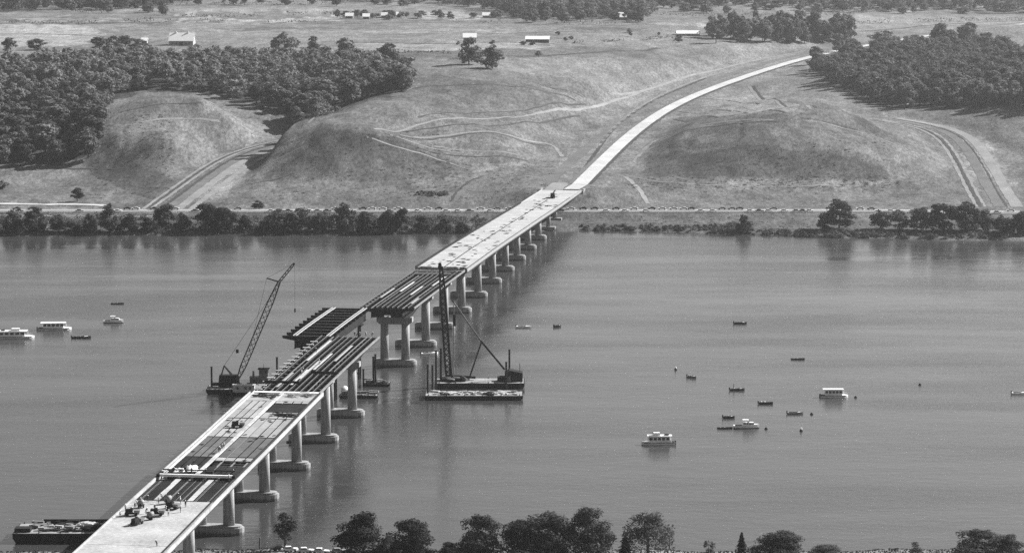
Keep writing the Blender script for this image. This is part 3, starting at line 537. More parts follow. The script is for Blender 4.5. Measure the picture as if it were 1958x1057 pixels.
def tarp(s, l, w, d, label):
    nx, ny = 9, 7; V = []; rr = random.Random(int(s * 10 + l))
    for j in range(ny):
        for i in range(nx):
            e = min(i, nx - 1 - i, j, ny - 1 - j); V.append(((i / (nx - 1) - .5) * w + rr.uniform(-.25, .25), (j / (ny - 1) - .5) * d + rr.uniform(-.25, .25), .08 + (0 if e == 0 else rr.uniform(.1, .9))))
    F = [(j * nx + i, j * nx + i + 1, (j + 1) * nx + i + 1, (j + 1) * nx + i) for j in range(ny - 1) for i in range(nx - 1)]
    tag(obj('tarpaulin', mesh_np('tarpaulin', V, F, 'tarp'), None, on_deck(s, l, .0), BRZ + .3), label, 'tarpaulin')
tarp(-9.5, -3.8, 3.0, 7.5, 'crumpled white sheet heaped beside the median strip behind the finishing machine')
tarp(-12.5, -6.8, 3.2, 3.4, 'small crumpled white sheet heaped near the kerb behind the finishing machine')
def machine(s, l, rz, label, kind):
    t = thing('site_machine' if kind else 'mortar_mixer', label, 'machine', on_deck(s, l), BRZ + rz)
    if kind:
        part('chassis', box((0, 0, .55), (3.6, 1.5, .25)), 'black_gear', t); part('engine_hood', box((-.7, 0, 1.2), (1.9, 1.35, 1.05), 0, .9), 'black_gear', t); part('bucket', box((1.3, 0, 1.05), (1.3, 1.5, .8), 0, 1.25), 'grey_gear', t)
        for x in (-1.1, 1.1):
            for y in (-.75, .75): part('wheel', tube((x, y - .14, .42), (x, y + .14, .42), .42, .42, 12), 'tyre', t)
        part('steering_post', tube((.3, 0, 1.2), (.1, 0, 2.1), .06, .06, 6), 'black_gear', t); part('seat', box((-.1, 0, 1.85), (.5, .6, .25)), 'black_gear', t)
    else:
        part('drum', tube((-.7, 0, 1.25), (.8, 0, 1.55), .85, .55, 14), 'grey_gear', t, True); part('frame', box((0, 0, .55), (2.0, 1.1, .2)), 'black_gear', t); part('drawbar', bar((1, 0, .5), (2.6, 0, .35), .14), 'black_gear', t)
        for y in (-.65, .65): part('wheel', tube((-.1, y - .1, .4), (-.1, y + .1, .4), .4, .4, 12), 'tyre', t)
        part('stand', bar((-.7, 0, .5), (-.7, 0, 1.2), .2), 'black_gear', t)
for px, py, rz, lab, k in ((252,985,.2,'dark concrete buggy parked on the white slab nearest its bare end',1),(262,1002,1.2,'dark concrete buggy furthest back on the white slab beside a mortar mixer',1),(288,993,.6,'small mortar mixer between dark buggies on the white slab',0),(300,985,.1,'dark concrete buggy standing square in the middle of the white slab',1),
    (330,972,-.3,'dark concrete buggy close to the open reinforcement with its bucket raised',1),(322,962,.9,'mortar mixer at the joint of slab and open reinforcement',0),(270,970,1.5,'mortar mixer close to the kerb of the white slab',0)):
    s, l = DP(px, py); machine(s, l, rz, lab, k)
machine(45, -3.6, .2, 'dark wheeled buggy alone on the pale formwork panels beside the median strip', 1)
for s, l, lab in ((90.5, -6.8, 'heap of dark timber on sheathing near the kerb, before the open steel'), (89.5, -3.6, 'heap of dark timber on sheathing beside the median strip'), (62.5, 4.6, 'heap of dark timber beside the lowered form opening'), (62.0, 8.2, 'round dark heap by the parapet beside the lowered form opening'), (91, 3.5, 'scattered pale and dark lumber before the open steel'), (92.5, 7.5, 'loose lumber by the parapet before the open steel')):
    mb = MB(); rr = random.Random(s * l)
    for i in range(14): mb.box((rr.uniform(-1.8, 1.8), rr.uniform(-1.6, 1.6), .12 + .16 * (i // 3)), (rr.uniform(1.2, 3.4), .3, .16), rr.uniform(-.5, .5))
    tag(obj('lumber_heap', mb.mesh('lumber_heap', 'timber_dark' if 'dark t' in lab or 'round' in lab else 'timber_pale'), None, on_deck(s, l, 0 if s < 80 else -.08), BRZ), lab, 'lumber')
LH = []
for k in range(5):
    mb = MB(); rr = random.Random(k)
    for i in range(10): mb.box((rr.uniform(-1.2, 1.2), rr.uniform(-1.2, 1.2), .1 + .14 * (i // 3)), (rr.uniform(.8, 2.8), .28, .16), rr.uniform(-.7, .7))
    LH.append(mb.mesh('lumber_heap', 'timber_dark'))
FAR_STUFF = [(1050,374),(1056,378),(1062,372),(1040,381),(1028,391),(1034,393),(1022,395),(1045,395),(1052,394),(1060,396),(1016,402),(1008,407),(985,418),(998,418),(978,424),(1000,416),(966,430),(960,435),(975,441),(968,447),(990,384),(944,448),(925,443),(921,458),(934,456),(913,455),(905,450),(880,470),(892,470),(871,473),(906,478),(912,480),(903,490),(895,497),(885,500),(876,507),(888,503),(862,489),(868,487),(848,497),(840,505),(830,505),(820,508),(851,514),(862,516),(872,518),(1036,400),(1030,386),(952,462),(946,470),(858,500),(925,490),(935,478)]
for i, (px, py) in enumerate(FAR_STUFF + [(x + random.uniform(-9, 9), y + random.uniform(-6, 6)) for x, y in FAR_STUFF]):
    s, l = DP(px, py)
    if abs(l) > 9.6 or s < 405 or s > 818: continue
    tag(obj('lumber_heap', LH[i % 5], None, on_deck(s, l, .01), BRZ + random.uniform(-.3, .3), random.uniform(.25, .62)), 'small dark heap of lumber on the pale deck of the far bridge arm', 'lumber', 'lumber heaps on the far deck')
for i in range(46):
    s = random.uniform(-16, 95); l = random.choice((random.uniform(-9, -2), random.uniform(0, 9.4)))
    if l > 0 and (s < 2 or 65 < s < 81): continue
    tag(obj('lumber_heap', LH[i % 5], None, on_deck(s, l, .02), BRZ + random.uniform(-.5, .5), random.uniform(.2, .42)), 'few loose boards lying on the formwork panels of the near arm', 'lumber', 'loose boards on the formwork')
mb = MB()
rr = random.Random(3)
for i in range(46): mb.box((rr.uniform(-9.5, 9.5), rr.uniform(-4, 4), .1 + rr.uniform(0, .5)), (rr.uniform(1, 5), .3, .2), rr.uniform(-.8, .8))
tag(obj('lumber_heap', mb.mesh('lumber_heap', 'timber_dark'), None, on_deck(399, 0, .05), BRZ), 'wide tangle of dark lumber where the far deck meets open steel', 'lumber')
t = thing('truck_crane', 'small dark truck crane on the far deck close to the abutment', 'crane', on_deck(770, 1.5), BRZ + .1)
part('chassis', box((0, 0, .8), (2.4, 7.5, .6)), 'black_gear', t); part('cab', box((0, 3.0, 1.7), (2.2, 1.6, 1.4), 0, .9), 'black_gear', t); part('house', box((0, -1.6, 2.0), (2.2, 2.6, 1.6)), 'black_gear', t); part('boom', bar((0, -.8, 2.4), (1.2, 7.5, 3.4), .5), 'black_gear', t)
for x in (-1.1, 1.1):
    for y in (-2.8, -1.4, 2.8): part('wheel', tube((x - .15, y, .5), (x + .15, y, .5), .5, .5, 12), 'tyre', t)
# workers
def figure(seed, pose):
    J = dict(pel=(0, 0, .95), chest=(0, .03, 1.38), neck=(0, .03, 1.5), head=(0, .05, 1.66), top=(0, .05, 1.76), lk=(-.11, .03, .5), la=(-.12, -.02, .08), lt=(-.12, .14, .04), rk=(.11, .06, .5), ra=(.13, .0, .08), rt=(.13, .16, .04), lhip=(-.1, 0, .9), rhip=(.1, 0, .9), ls=(-.2, .02, 1.42), le=(-.25, .02, 1.14), lw=(-.22, .16, .92), lh=(-.2, .22, .86), rs=(.2, .02, 1.42), re=(.26, -.02, 1.14), rw=(.24, .1, .9), rh=(.22, .14, .82))
    if pose == 1:
        for k in ('chest', 'neck', 'head', 'top', 'ls', 'rs'): x, y, z = J[k]; a = z - .95; J[k] = (x, y + a * .6, .95 + a * .78)
        for k, v in dict(le=(-.22, .45, 1.0), lw=(-.15, .6, .78), lh=(-.12, .66, .7), re=(.22, .45, 1.0), rw=(.15, .6, .78), rh=(.12, .66, .7)).items(): J[k] = v
    if pose == 2: J.update(lk=(-.1, .22, .52), la=(-.1, .25, .08), lt=(-.1, .4, .05), rk=(.1, -.05, .5), ra=(.1, -.32, .12), rt=(.1, -.2, .04), lw=(-.22, -.1, .92), lh=(-.22, -.12, .84), rw=(.24, .3, 1.0), rh=(.22, .38, .98))
    R = dict(pel=.15, chest=.17, neck=.06, head=.1, top=.08, lk=.07, la=.045, lt=.04, rk=.07, ra=.045, rt=.04, lhip=.1, rhip=.1, ls=.07, le=.05, lw=.035, lh=.04, rs=.07, re=.05, rw=.035, rh=.04)
    E = [('pel', 'chest'), ('chest', 'neck'), ('neck', 'head'), ('head', 'top'), ('pel', 'lhip'), ('lhip', 'lk'), ('lk', 'la'), ('la', 'lt'), ('pel', 'rhip'), ('rhip', 'rk'), ('rk', 'ra'), ('ra', 'rt'), ('chest', 'ls'), ('ls', 'le'), ('le', 'lw'), ('lw', 'lh'), ('chest', 'rs'), ('rs', 're'), ('re', 'rw'), ('rw', 'rh')]
    ks = list(J); me = bpy.data.meshes.new('person'); me.from_pydata([J[k] for k in ks], [(ks.index(a), ks.index(b)) for a, b in E], [])
    o = bpy.data.objects.new('person', me); COL.objects.link(o); o.modifiers.new('s', 'SKIN'); o.modifiers.new('d', 'SUBSURF').levels = 1
    for i, k in enumerate(ks): sv = me.skin_vertices[0].data[i]; sv.radius = (R[k], R[k]); sv.use_root = k == 'pel'
    dg = bpy.context.evaluated_depsgraph_get(); m2 = bpy.data.meshes.new_from_object(o.evaluated_get(dg)); bpy.data.objects.remove(o)
    for n in ('cloth_dark', 'cloth_pale', 'skin', 'black_gear'): m2.materials.append(MATS[n])
    up = seed % 2
    for p in m2.polygons:
        z = p.center.z; d = abs(p.center.x)
        p.material_index = 3 if z < .1 else 0 if z < .95 else (2 if (1.52 < z < 1.7) or (d > .13 and z < .95) else (3 if z >= 1.7 else up))
        p.use_smooth = True
    return m2
FIG = [figure(i, i % 3) for i in range(6)]
HATM = MB().loft([[(r * math.cos(2 * PI * i / 10), r * math.sin(2 * PI * i / 10), z) for i in range(10)] for z, r in ((0, .17), (.03, .13), (.1, .11), (.14, .04))]).mesh('hard_hat', 'roof_white', True)
def person(i, s, l, up, rz, label, group=None):
    t = thing('person', label, 'person', on_deck(s, l, up), BRZ + rz, group); obj('body', FIG[i % 6], t)
    h = (0, .05, 1.7) if i % 3 != 1 else (0, .44, 1.52); obj('hard_hat', HATM, t, h); return t
PEOPLE = [(269,960),(262,963),(283,955),(303,958),(279,978),(240,972),(355,965),(310,949),(317,952),(345,958),(300,1040),(252,978),(296,972),(315,975),(258,968),(274,966),(338,950),(230,985),(345,975),(322,982)]
for i, (px, py) in enumerate(PEOPLE):
    s, l = DP(px, py + 4); person(i, s, l, 0, random.uniform(0, 6), 'worker in dark trousers on the white slab among the buggies' if i != 10 else 'lone worker standing near the parapet of the white slab', 'workers on the white slab' if i != 10 else None)
for i, (s, l) in enumerate([(-15.6, -8.6), (-15.4, -7.4), (-15.2, 1.2), (-15.8, 8.6), (-22.6, 9.2), (-15.2, -2.6)]): person(i + 1, s, l, -.0, random.uniform(0, 6), 'worker beside the finishing machine at the open bay', 'workers at the finishing machine')
for i, s in enumerate((10.5, 12.5, 14.0, 16.5)): person(i, s, -1.05, .2, random.uniform(0, 6), 'worker standing on the pale median strip between formwork panels', 'workers on the median strip')
for i, (s, l) in enumerate([(199.5, 1.9), (198.8, 3.8), (200, 7.7), (199.3, 5.7)]): person(i + 2, s, l, .07, 2 * i, 'worker standing on a girder at the open end of the near arm', 'workers at the girder ends')
for i, (s, l) in enumerate([(124, -1.0), (127, -1.0), (143, .9), (165, -4.4)]): person(i + 1, s, l, .2, i, 'worker on planks laid over the open steel', 'workers on the open steel')
#=====PART3=====

AP = np.array([BW(827.0, 5.0, 11.2), HW[0], HW[1], HW[2]]); ribbon('approach_pavement', resample(AP, 4.0), -4.3, 4.3, 'concrete_road', .3, False)
ribbon('approach_fill', resample(np.array([BW(827.0, -4.5, 10.9), BW(845, -4.5, 11.0), BW(864, -4.0, 11.2)]), 4.0), -5.5, 4.6, 'soil_pale', .12, True, .3)
# ------------------------------------------------------------------ vessels
def hull_loft(L, B, D, z0=-.5, bow=.35, stern=.9, sheer=.35, m=9):
    secs = []
    for i in range(m):
        t = i / (m - 1); x = -L / 2 + L * t
        wd = B / 2 * (stern + (1 - stern) * min(1, t / .3)) if t < .3 else B / 2 * (1 if t < 1 - bow else max(.03, math.cos((t - 1 + bow) / bow * PI / 2) ** .7))
        h = D + sheer * max(0, t - .4) / .6; k = 0 if t < .75 else (t - .75) / .25 * .5
        secs.append([(x, -wd, h), (x, -wd * .78, z0 + k * .6), (x, 0, z0 - .15 + k * .8), (x, wd * .78, z0 + k * .6), (x, wd, h)])
    return MB().loft(secs)
def wnd(root, xs, y, z, wd, ht, name='window'):
    for x in xs:
        for s in (-1, 1): part(name, box((x, s * (y + .015), z), (wd, .05, ht)), 'glass_dark', root)
def houseboat(root, L, fly):
    B = L * .3; part('hull', hull_loft(L, B, .75, bow=.18, stern=.95, sheer=.15), 'boat_white', root)
    part('rub_rail', box((-.3, 0, .72), (L * .92, B + .06, .14)), 'hull_dark', root)
    c = part('cabin', box((-.03 * L, 0, 1.75), (L * .62, B * .84, 1.95), 0, .93), 'boat_white', root)
    n = 5
    wnd(c, [(-.03 - .25 + .125 * i) * L for i in range(n)], B * .408, 1.95, L * .085, .8)
    part('roof', box((-.04 * L, 0, 2.82), (L * .74, B * .95, .16)), 'boat_white', root)
    part('windscreen', box((.288 * L, 0, 1.95), (.06, B * .7, .8)), 'glass_dark', root)
    for x in (-.38, .34):
        for s in (-1, 1): part('roof_post', tube((x * L, s * B * .42, .7), (x * L, s * B * .42, 2.78), .05, .05, 6), 'boat_white', root)
    for s in (-1, 1): part('deck_rail', bar((.3 * L, s * B * .36, 1.5), (.46 * L, s * B * .2, 1.6), .06), 'boat_white', root)
    if fly:
        part('flying_bridge', box((.05 * L, 0, 3.35), (L * .22, B * .6, .9), 0, .85), 'boat_white', root); part('flying_screen', box((.165 * L, 0, 3.7), (.06, B * .5, .5)), 'glass_dark', root); part('deck_locker', box((-.25 * L, 0, 3.1), (1.4, 1.0, .45)), 'hull_dark', root)
    part('outboard_motor', box((-.51 * L, 0, .6), (.5, .6, 1.1)), 'hull_dark', root)
def cruiser(root, L):
    B = L * .3; part('hull', hull_loft(L, B, .95, bow=.45, stern=.85, sheer=.5), 'boat_white', root); part('boot_stripe', hull_loft(L * 1.003, B * 1.01, .18, bow=.45, stern=.85, sheer=.05), 'hull_dark', root)
    c = part('cabin', box((.08 * L, 0, 1.45), (L * .46, B * .7, 1.0), 0, .86), 'boat_white', root); wnd(c, [(-.06 + .1 * i) * L for i in range(4)], B * .335, 1.6, L * .075, .38)
    part('foredeck', box((.3 * L, 0, 1.3), (L * .2, B * .5, .2), 0, .6), 'boat_white', root); part('hardtop', box((-.03 * L, 0, 2.75), (L * .24, B * .7, .12)), 'boat_white', root)
    for x in (-.13, .07):
        for s in (-1, 1): part('top_post', tube((x * L, s * B * .3, 1.0), (x * L, s * B * .3, 2.72), .04, .04, 6), 'boat_white', root)
    part('windscreen', box((.1 * L, 0, 2.2), (.08, B * .6, .55)), 'glass_dark', root); part('cockpit', box((-.3 * L, 0, 1.0), (L * .26, B * .6, .1)), 'hull_dark', root)
def runabout(root, L, m, v=0):
    B = L * .36; part('hull', hull_loft(L, B, .55, bow=.5, stern=.9, sheer=.25), m, root); part('cockpit', box((-.12 * L, 0, .6), (L * .5, B * .62, .08)), 'hull_dark', root)
    for x in ((-.28, -.05) if v != 2 else (-.2,)): part('seat', box((x * L, 0, .72), (.4, B * .5, .25)), ('hull_grey', 'boat_white', 'roof_grey')[v] if m != 'boat_white' else 'hull_grey', root)
    if v in (0, 2) and m != 'boat_white': part('foredeck', box((.27 * L, 0, .68), (L * .26, B * .5, .1), 0, .5), 'boat_white' if v == 0 else 'roof_grey', root)
    if v != 1: part('windscreen', box((.13 * L, 0, .92), (.06, B * .6, .4)), 'glass_dark', root)
    part('outboard_motor', box((-.52 * L, 0, .65), (.35, .4, .95)), 'hull_dark', root)
def skiff(root, L):
    B = L * .32; part('hull', hull_loft(L, B, .42, bow=.4, stern=.85, sheer=.15), 'hull_dark', root)
    for x in (-.28, 0, .25): part('thwart', box((x * L, 0, .45), (.28, B * .85, .06)), 'hull_grey', root)
def boat(px0, px1, py, kind, label, rz=0.0, fly=False, m='boat_white', v=0):
    p = G((px0 + px1) / 2, py, 0); L = (px1 - px0) / ppm(p[1]) / max(.5, abs(math.cos(rz)))
    name = {'house': 'houseboat', 'cruiser': 'cabin_cruiser', 'run': 'runabout', 'skiff': 'skiff'}[kind]
    t = thing(name, label, {'house': 'houseboat', 'cruiser': 'cruiser', 'run': 'motorboat', 'skiff': 'rowing boat'}[kind], (p[0], p[1], 0), rz)
    if kind == 'house': houseboat(t, L, fly)
    elif kind == 'cruiser': cruiser(t, L)
    elif kind == 'run': runabout(t, L, m, v)
    else: skiff(t, L)
    return t
boat(-14,66,646,'house','white houseboat with a raised flying bridge, moored beside a plain flat roofed one',.1,True)
boat(72,137,630,'house','white houseboat with a plain flat roof, moored beside another houseboat',.08)
boat(198,236,617,'cruiser','small white cabin cruiser moored upstream of the houseboats near a dark skiff',.05)
boat(212,237,581,'skiff','dark low skiff on open water beyond the small white cabin cruiser',0)
boat(137,174,646,'run','dark motorboat with pale foredeck moored just below two houseboats',.05,m='hull_dark')
boat(987,1016,626,'run','pale open motorboat floating off the bridge piers',-.1)
boat(1059,1073,625,'run','tiny dark motorboat beyond the pale open motorboat near the piers',.5,m='hull_dark')
boat(1403,1428,619,'run','dark motorboat alone on the far side of the moored boats',.05,m='hull_dark')
boat(1512,1539,687,'skiff','long black skiff lying on its own between far motorboat and white cruiser',0)
boat(1314,1331,722,'run','short dark runabout next to a mooring buoy, apart from other boats',-.6,m='hull_grey')
_fb = boat(1395,1424,746,'run','dark fishing boat with an upright pole near its stern',.05,m='hull_dark',v=2)
part('pole', tube((-1.2, 0, .5), (-1.2, 0, 2.4), .12, .1, 6), 'hull_dark', _fb)
boat(1450,1478,772,'run','dark runabout with two white seats between fishing boat and pale runabout',-.1,m='hull_dark',v=1)
boat(1505,1536,791,'run','pale grey runabout moored to a black buoy',.0,m='hull_grey')
boat(1568,1622,759,'house','white flat roofed houseboat moored alone to a round black buoy',.0)
boat(1402,1452,818,'cruiser','white cabin cruiser with hardtop tied in front of a black dinghy',.0)
boat(1371,1401,819,'skiff','black dinghy lying behind the white hardtop cruiser',0)
boat(1382,1405,799,'run','small dark runabout just beyond the white hardtop cruiser',0,m='hull_dark')
boat(1226,1291,849,'house','white houseboat with a dark roof locker, standing apart from every mooring buoy',PI + .02,True)
boat(1934,1964,753,'run','white runabout far from the other moored boats',0)
boat(805,838,677,'run','white motorboat under way close beside a bridge pier',.25)
boat(548,566,845,'skiff','small dark skiff tied at a bridge pier',.3)
def buoy(px, py, label, pale):
    p = G(px, py, 0); t = thing('mooring_buoy', label, 'buoy', (p[0], p[1], 0))
    mb = MB(); mb.loft([[(r * math.cos(2 * PI * i / 12), r * math.sin(2 * PI * i / 12), z) for i in range(12)] for z, r in ((-.5, .3), (-.2, .52), (.15, .56), (.45, .42), (.62, .15))]); part('float', mb, 'hull_dark', t, True)
    part('eye', tube((0, 0, .6), (0, 0, .85), .06, .06, 6), 'steel_pale', t)
    if pale: part('cap', tube((0, 0, .62), (0, 0, 1.15), .34, .3, 10), 'boat_white', t)
for px, py, l, c in ((1636,760,'round black buoy off the bow of the flat roofed houseboat',0),(1552,792,'round black buoy off the pale grey runabout',0),(1465,820,'round black buoy ahead of the white hardtop cruiser',0),(1532,824,'black buoy with a white cap in open water',1),(1292,707,'upright dark buoy with pale cap near the short runabout',1),(1759,736,'lone round black buoy between flat roofed houseboat and white runabout',0)): buoy(px, py, l, c)

def barge(px0, px1, py, B, D, label, m='hull_dark', rz=0.0, rake=True, name='deck_barge'):
    p = G((px0 + px1) / 2, py, 0); L = (px1 - px0) / ppm(p[1]); c = (p[0], p[1] + B / 2, 0)
    t = thing(name, label, 'barge', c, rz); r = 1.6 if rake else .2
    mb = MB(); mb.loft([[(-L / 2 + r, y, -1.2), (L / 2 - r, y, -1.2), (L / 2, y, D * .5), (L / 2, y, D), (-L / 2, y, D), (-L / 2, y, D * .5)] for y in (-B / 2, B / 2)]); part('hull', mb, m, t)
    part('deck_plate', box((0, 0, D + .03), (L - .5, B - .5, .06)), 'barge_deck', t); part('rubbing_strake', box((0, 0, D - .15), (L + .16, B + .16, .22)), 'steel_dark', t)
    for x in np.linspace(-L / 2 + 1.2, L / 2 - 1.2, 6):
        for s in (-1, 1): part('bollard', tube((x, s * (B / 2 - .5), D), (x, s * (B / 2 - .5), D + .5), .16, .16, 8), 'hull_dark', t)
    return t, L, B, D, c
def clutter(L, B, n, seed, hmax=.8):
    mb = MB(); rr = random.Random(seed)
    for i in range(n): mb.box((rr.uniform(-L / 2, L / 2), rr.uniform(-B / 2, B / 2), .2 + rr.uniform(0, hmax)), (rr.uniform(.5, 3.5), rr.uniform(.25, 1.2), rr.uniform(.2, .7)), rr.uniform(-.6, .6))
    return mb
def spud(px, ytop, ybot, py_d, label):
    p = G(px, ybot, 0); k = ppm(py_d); h = (ybot - ytop) / ppm(p[1])
    t = thing('spud_pile', label, 'pile', (p[0], p[1], -3), 0, None); part('pile', tube((0, 0, 0), (0, 0, 3 + h), .34, .34, 10), 'steel_dark', t); part('cap', box((0, 0, 3.05 + h), (.85, .85, .12)), 'steel_dark', t)
# crane barge beyond the bridge
cb, L, B, D, c = barge(393, 545, 754, 12, 1.7, 'black crane barge carrying a lattice boom crane beyond the bridge')
o = obj('scrap_heap', clutter(7, 5, 22, 5).mesh('scrap_heap', 'black_gear'), None, (c[0] - L * .3, c[1] + 1, D + .06)); tag(o, 'low dark heap of gear on the crane barge behind the crane', 'gear')
kx, ky = G(452, 733, 0)[0], c[1]; kr = thing('lattice_crane', 'tall lattice boom crane with a jib on the black barge', 'crane', (kx, ky, D + .06))
part('crawler_base', box((0, 0, .6), (5.6, 4.6, 1.2), 0, .95), 'black_gear', kr); part('turntable', tube((0, 0, 1.2), (0, 0, 1.6), 1.5, 1.5, 16), 'black_gear', kr); h = part('house', box((-1.2, 0, 2.9), (6.6, 3.4, 2.6), 0, .92), 'black_gear', kr); part('cab', box((2.0, -1.3, 2.8), (1.6, 1.3, 2.2)), 'black_gear', kr); part('window', box((2.0, -1.98, 3.2), (1.1, .05, .9)), 'glass_dark', h)
for s in (-1, 1): part('gantry_leg', bar((-3.6, s * 1.2, 4.0), (-2.6, s * .5, 7.4), .28), 'steel_dark', kr); part('gantry_leg', bar((.2, s * 1.2, 4.0), (-2.6, s * .5, 7.4), .28), 'steel_dark', kr)
def lattice(p, q, w0, wm, w1, n, chord, lace):
    p, q = Vector(p), Vector(q); d = (q - p).normalized(); a = d.cross(Vector((0, 1, 0))).normalized(); b = Vector((0, 1, 0)); mb = MB(); P = []
    for i in range(n + 1):
        t = i / n; wd = w0 + (wm - w0) * min(1, t / .15) if t < .8 else wm + (w1 - wm) * (t - .8) / .2
        c = p + (q - p) * t; P.append([c + a * (sx * wd / 2) + b * (sy * wd / 2) for sx, sy in ((-1, -1), (1, -1), (1, 1), (-1, 1))])
    for i in range(n):
        for k in range(4):
            mb.bar(P[i][k], P[i + 1][k], chord); mb.bar(P[i][k], P[i + 1][(k + 1) % 4], lace)
    return mb
BB = (1.9, 0, 2.2); k = ppm(ky); _rx, _ry = project([(kx, ky, D + .06)]); _rx, _ry = float(_rx[0]), float(_ry[0]); kz = k * math.cos(TH)
BT = ((537 - _rx) / k, 0, (_ry - 536) / kz); JT = ((567 - _rx) / k, 0, (_ry - 500) / kz); ST = ((513 - _rx) / k, 0, (_ry - 529) / kz)
part('boom', lattice(BB, BT, .6, 1.9, .8, 18, .34, .17), 'steel_dark', kr); part('jib', lattice(BT, JT, .6, .75, .3, 6, .26, .14), 'steel_dark', kr); part('jib_strut', bar(BT, ST, .4), 'steel_dark', kr)
for q in ((-2.6, .5, 7.4), (-2.6, -.5, 7.4)): part('pendant_line', tube(q, (BT[0] - .3, q[1], BT[2] - 1), .05, .05, 5), 'steel_dark', kr)
part('pendant_line', tube(ST, JT, .05, .05, 5), 'steel_dark', kr); part('pendant_line', tube(ST, (BB[0] + 4, 0, BB[2] + 9), .05, .05, 5), 'steel_dark', kr)
part('pendant_bridle', box(((BT[0] - 2.6) * .2 - .8, 0, 12.5), (.9, 1.1, 1.2)), 'steel_dark', kr)
part('hoist_line', tube(JT, (JT[0], 0, JT[2] - 16), .04, .04, 5), 'steel_dark', kr); part('hook_block', box((JT[0], 0, JT[2] - 16.5), (.5, .5, 1.3)), 'black_gear', kr)
spud(405, 700, 749, 749, 'dark mooring pile at the free corner of the crane barge'); spud(530, 682, 738, 738, 'dark mooring pile between pusher boat and the near bridge arm')
def pusher(px0, px1, py, B, label, tall, m):
    p = G((px0 + px1) / 2, py, 0); L = (px1 - px0) / ppm(p[1]); t = thing('pusher_boat', label, 'workboat', (p[0], p[1] + B / 2, 0))
    part('hull', hull_loft(L, B, 1.0, bow=.12, stern=.95, sheer=.1), 'hull_dark', t); c = part('deckhouse', box((-.04 * L, 0, 2.2), (L * .66, B * .7, 2.4)), m, t); wnd(c, [-.22 * L, .02 * L, .16 * L], B * .35, 2.5, .8, .9)
    part('deckhouse_roof', box((-.04 * L, 0, 3.46), (L * .7, B * .76, .12)), m, t)
    if tall:
        w2 = part('wheelhouse', box((.12 * L, 0, 4.9), (3.2, 2.8, 2.8)), m, t)
        for x in (-.9, 0, .9): part('window', box((.12 * L + x, -1.42, 5.4), (.7, .05, 1.0)), 'glass_dark', w2)
        part('wheelhouse_roof', box((.12 * L, 0, 6.4), (4.0, 3.4, .18)), 'black_gear', t); part('funnel', tube((-.25 * L, 0, 3.5), (-.25 * L, 0, 5.6), .4, .35, 10), 'hull_grey', t); part('mast', tube((.12 * L, 0, 6.4), (.12 * L, 0, 8.2), .08, .05, 6), 'black_gear', t)
    for x in np.linspace(-.45, .45, 6): part('rail_post', tube((x * L, -B * .46, 1.0), (x * L, -B * .46, 1.9), .05, .05, 5), 'boat_white', t)
pusher(470, 524, 741, 5.0, 'grey pusher boat with a tall glazed wheelhouse against the crane barge', True, 'hull_grey')
pusher(436, 500, 756, 4.0, 'low workboat with a pale square deckhouse in front of the crane barge', False, 'roof_grey')
# derrick barge and flat barge on the other side
db, L, B, D, c = barge(832, 1004, 743, 11, 1.9, 'black derrick barge with a tall mast and sloping stay beside the bridge')
k = ppm(c[1] - 3)
dr = thing('stiffleg_derrick', 'tall dark derrick mast with a long sloping pale stay on its black barge', 'derrick', (G(858, 735, 0)[0], c[1], D + .06))
def rel(px, py): return ((px - 858) / k, 0, (728 - py) / k)
part('mast', lattice(rel(858, 727), rel(844, 505), 1.3, 1.7, .9, 20, .55, .3), 'steel_dark', dr); part('mast_leads', bar((1.1, -.4, 0), (-1.2, -.4, 32), .75, .5), 'steel_dark', dr); part('mast_head', box((-2.9, 0, 40.9), (1.5, 1.5, 1.8), 0, .6), 'black_gear', dr); part('hammer', box((2.1, 0, 21.5), (1.0, 1.2, 4.2)), 'black_gear', dr); part('guide_pole', tube((1.7, .4, 0), (1.9, .4, 27), .16, .16, 8), 'steel_pale', dr)
part('stay', bar(rel(868, 574), rel(921, 650), .5), 'steel_pale', dr); part('stay', bar(rel(921, 650), rel(967, 706), .62), 'steel_dark', dr); part('stay_strut', bar(rel(922, 652), rel(897, 727), .5), 'steel_dark', dr); part('stay_link', bar(rel(868, 574), (1.2, 0, 28.5), .4), 'steel_dark', dr)
part('base_frame', box((1.5, 0, .6), (8.5, 5, 1.1)), 'black_gear', dr); part('boom_cradle', bar((-1, 1.5, 1.6), (9.5, 1.5, .9), .8), 'black_gear', dr); part('winch', tube((5, -1.6, .8), (5, 1.6, .8), .8, .8, 12), 'black_gear', dr)
mh = thing('machinery_house', 'black shed with sloping roof at the end of the derrick barge', 'shed', (G(983, 735, 0)[0], c[1], D + .06)); mb = MB(); mb.loft([[(-3.3, y, 0), (3.0, y, 0), (3.0, y, 3.1), (-1.6, y, 4.0), (-3.3, y, 3.0)] for y in (-2.5, 2.5)]); part('shell', mb, 'black_gear', mh); part('door', box((-1.6, -2.53, 1.1), (.9, .06, 2.0)), 'grey_gear', mh); part('lean_to', box((-4.6, -.3, .8), (2.6, 3.4, 1.6)), 'black_gear', mh); part('stack', tube((2, 0, 3), (2, 0, 6.2), .1, .1, 6), 'steel_dark', mh)
fb_, L, B, D, c2 = barge(811, 1001, 765, 9.5, 1.5, 'flat black material barge moored alongside the derrick barge', rake=True)
o = obj('lumber_heap', clutter(L * .82, 6.5, 60, 9, .1).mesh('lumber_heap', 'timber_pale'), None, (c2[0], c2[1], D + .03)); tag(o, 'loose pale lumber spread over the flat material barge', 'lumber')
o = obj('gear_heap', clutter(L * .8, 5.0, 16, 19, .2).mesh('gear_heap', 'black_gear'), None, (c2[0] + .5, c2[1] - 1.5, D + .06)); tag(o, 'dark gear strewn along the flat material barge', 'gear')
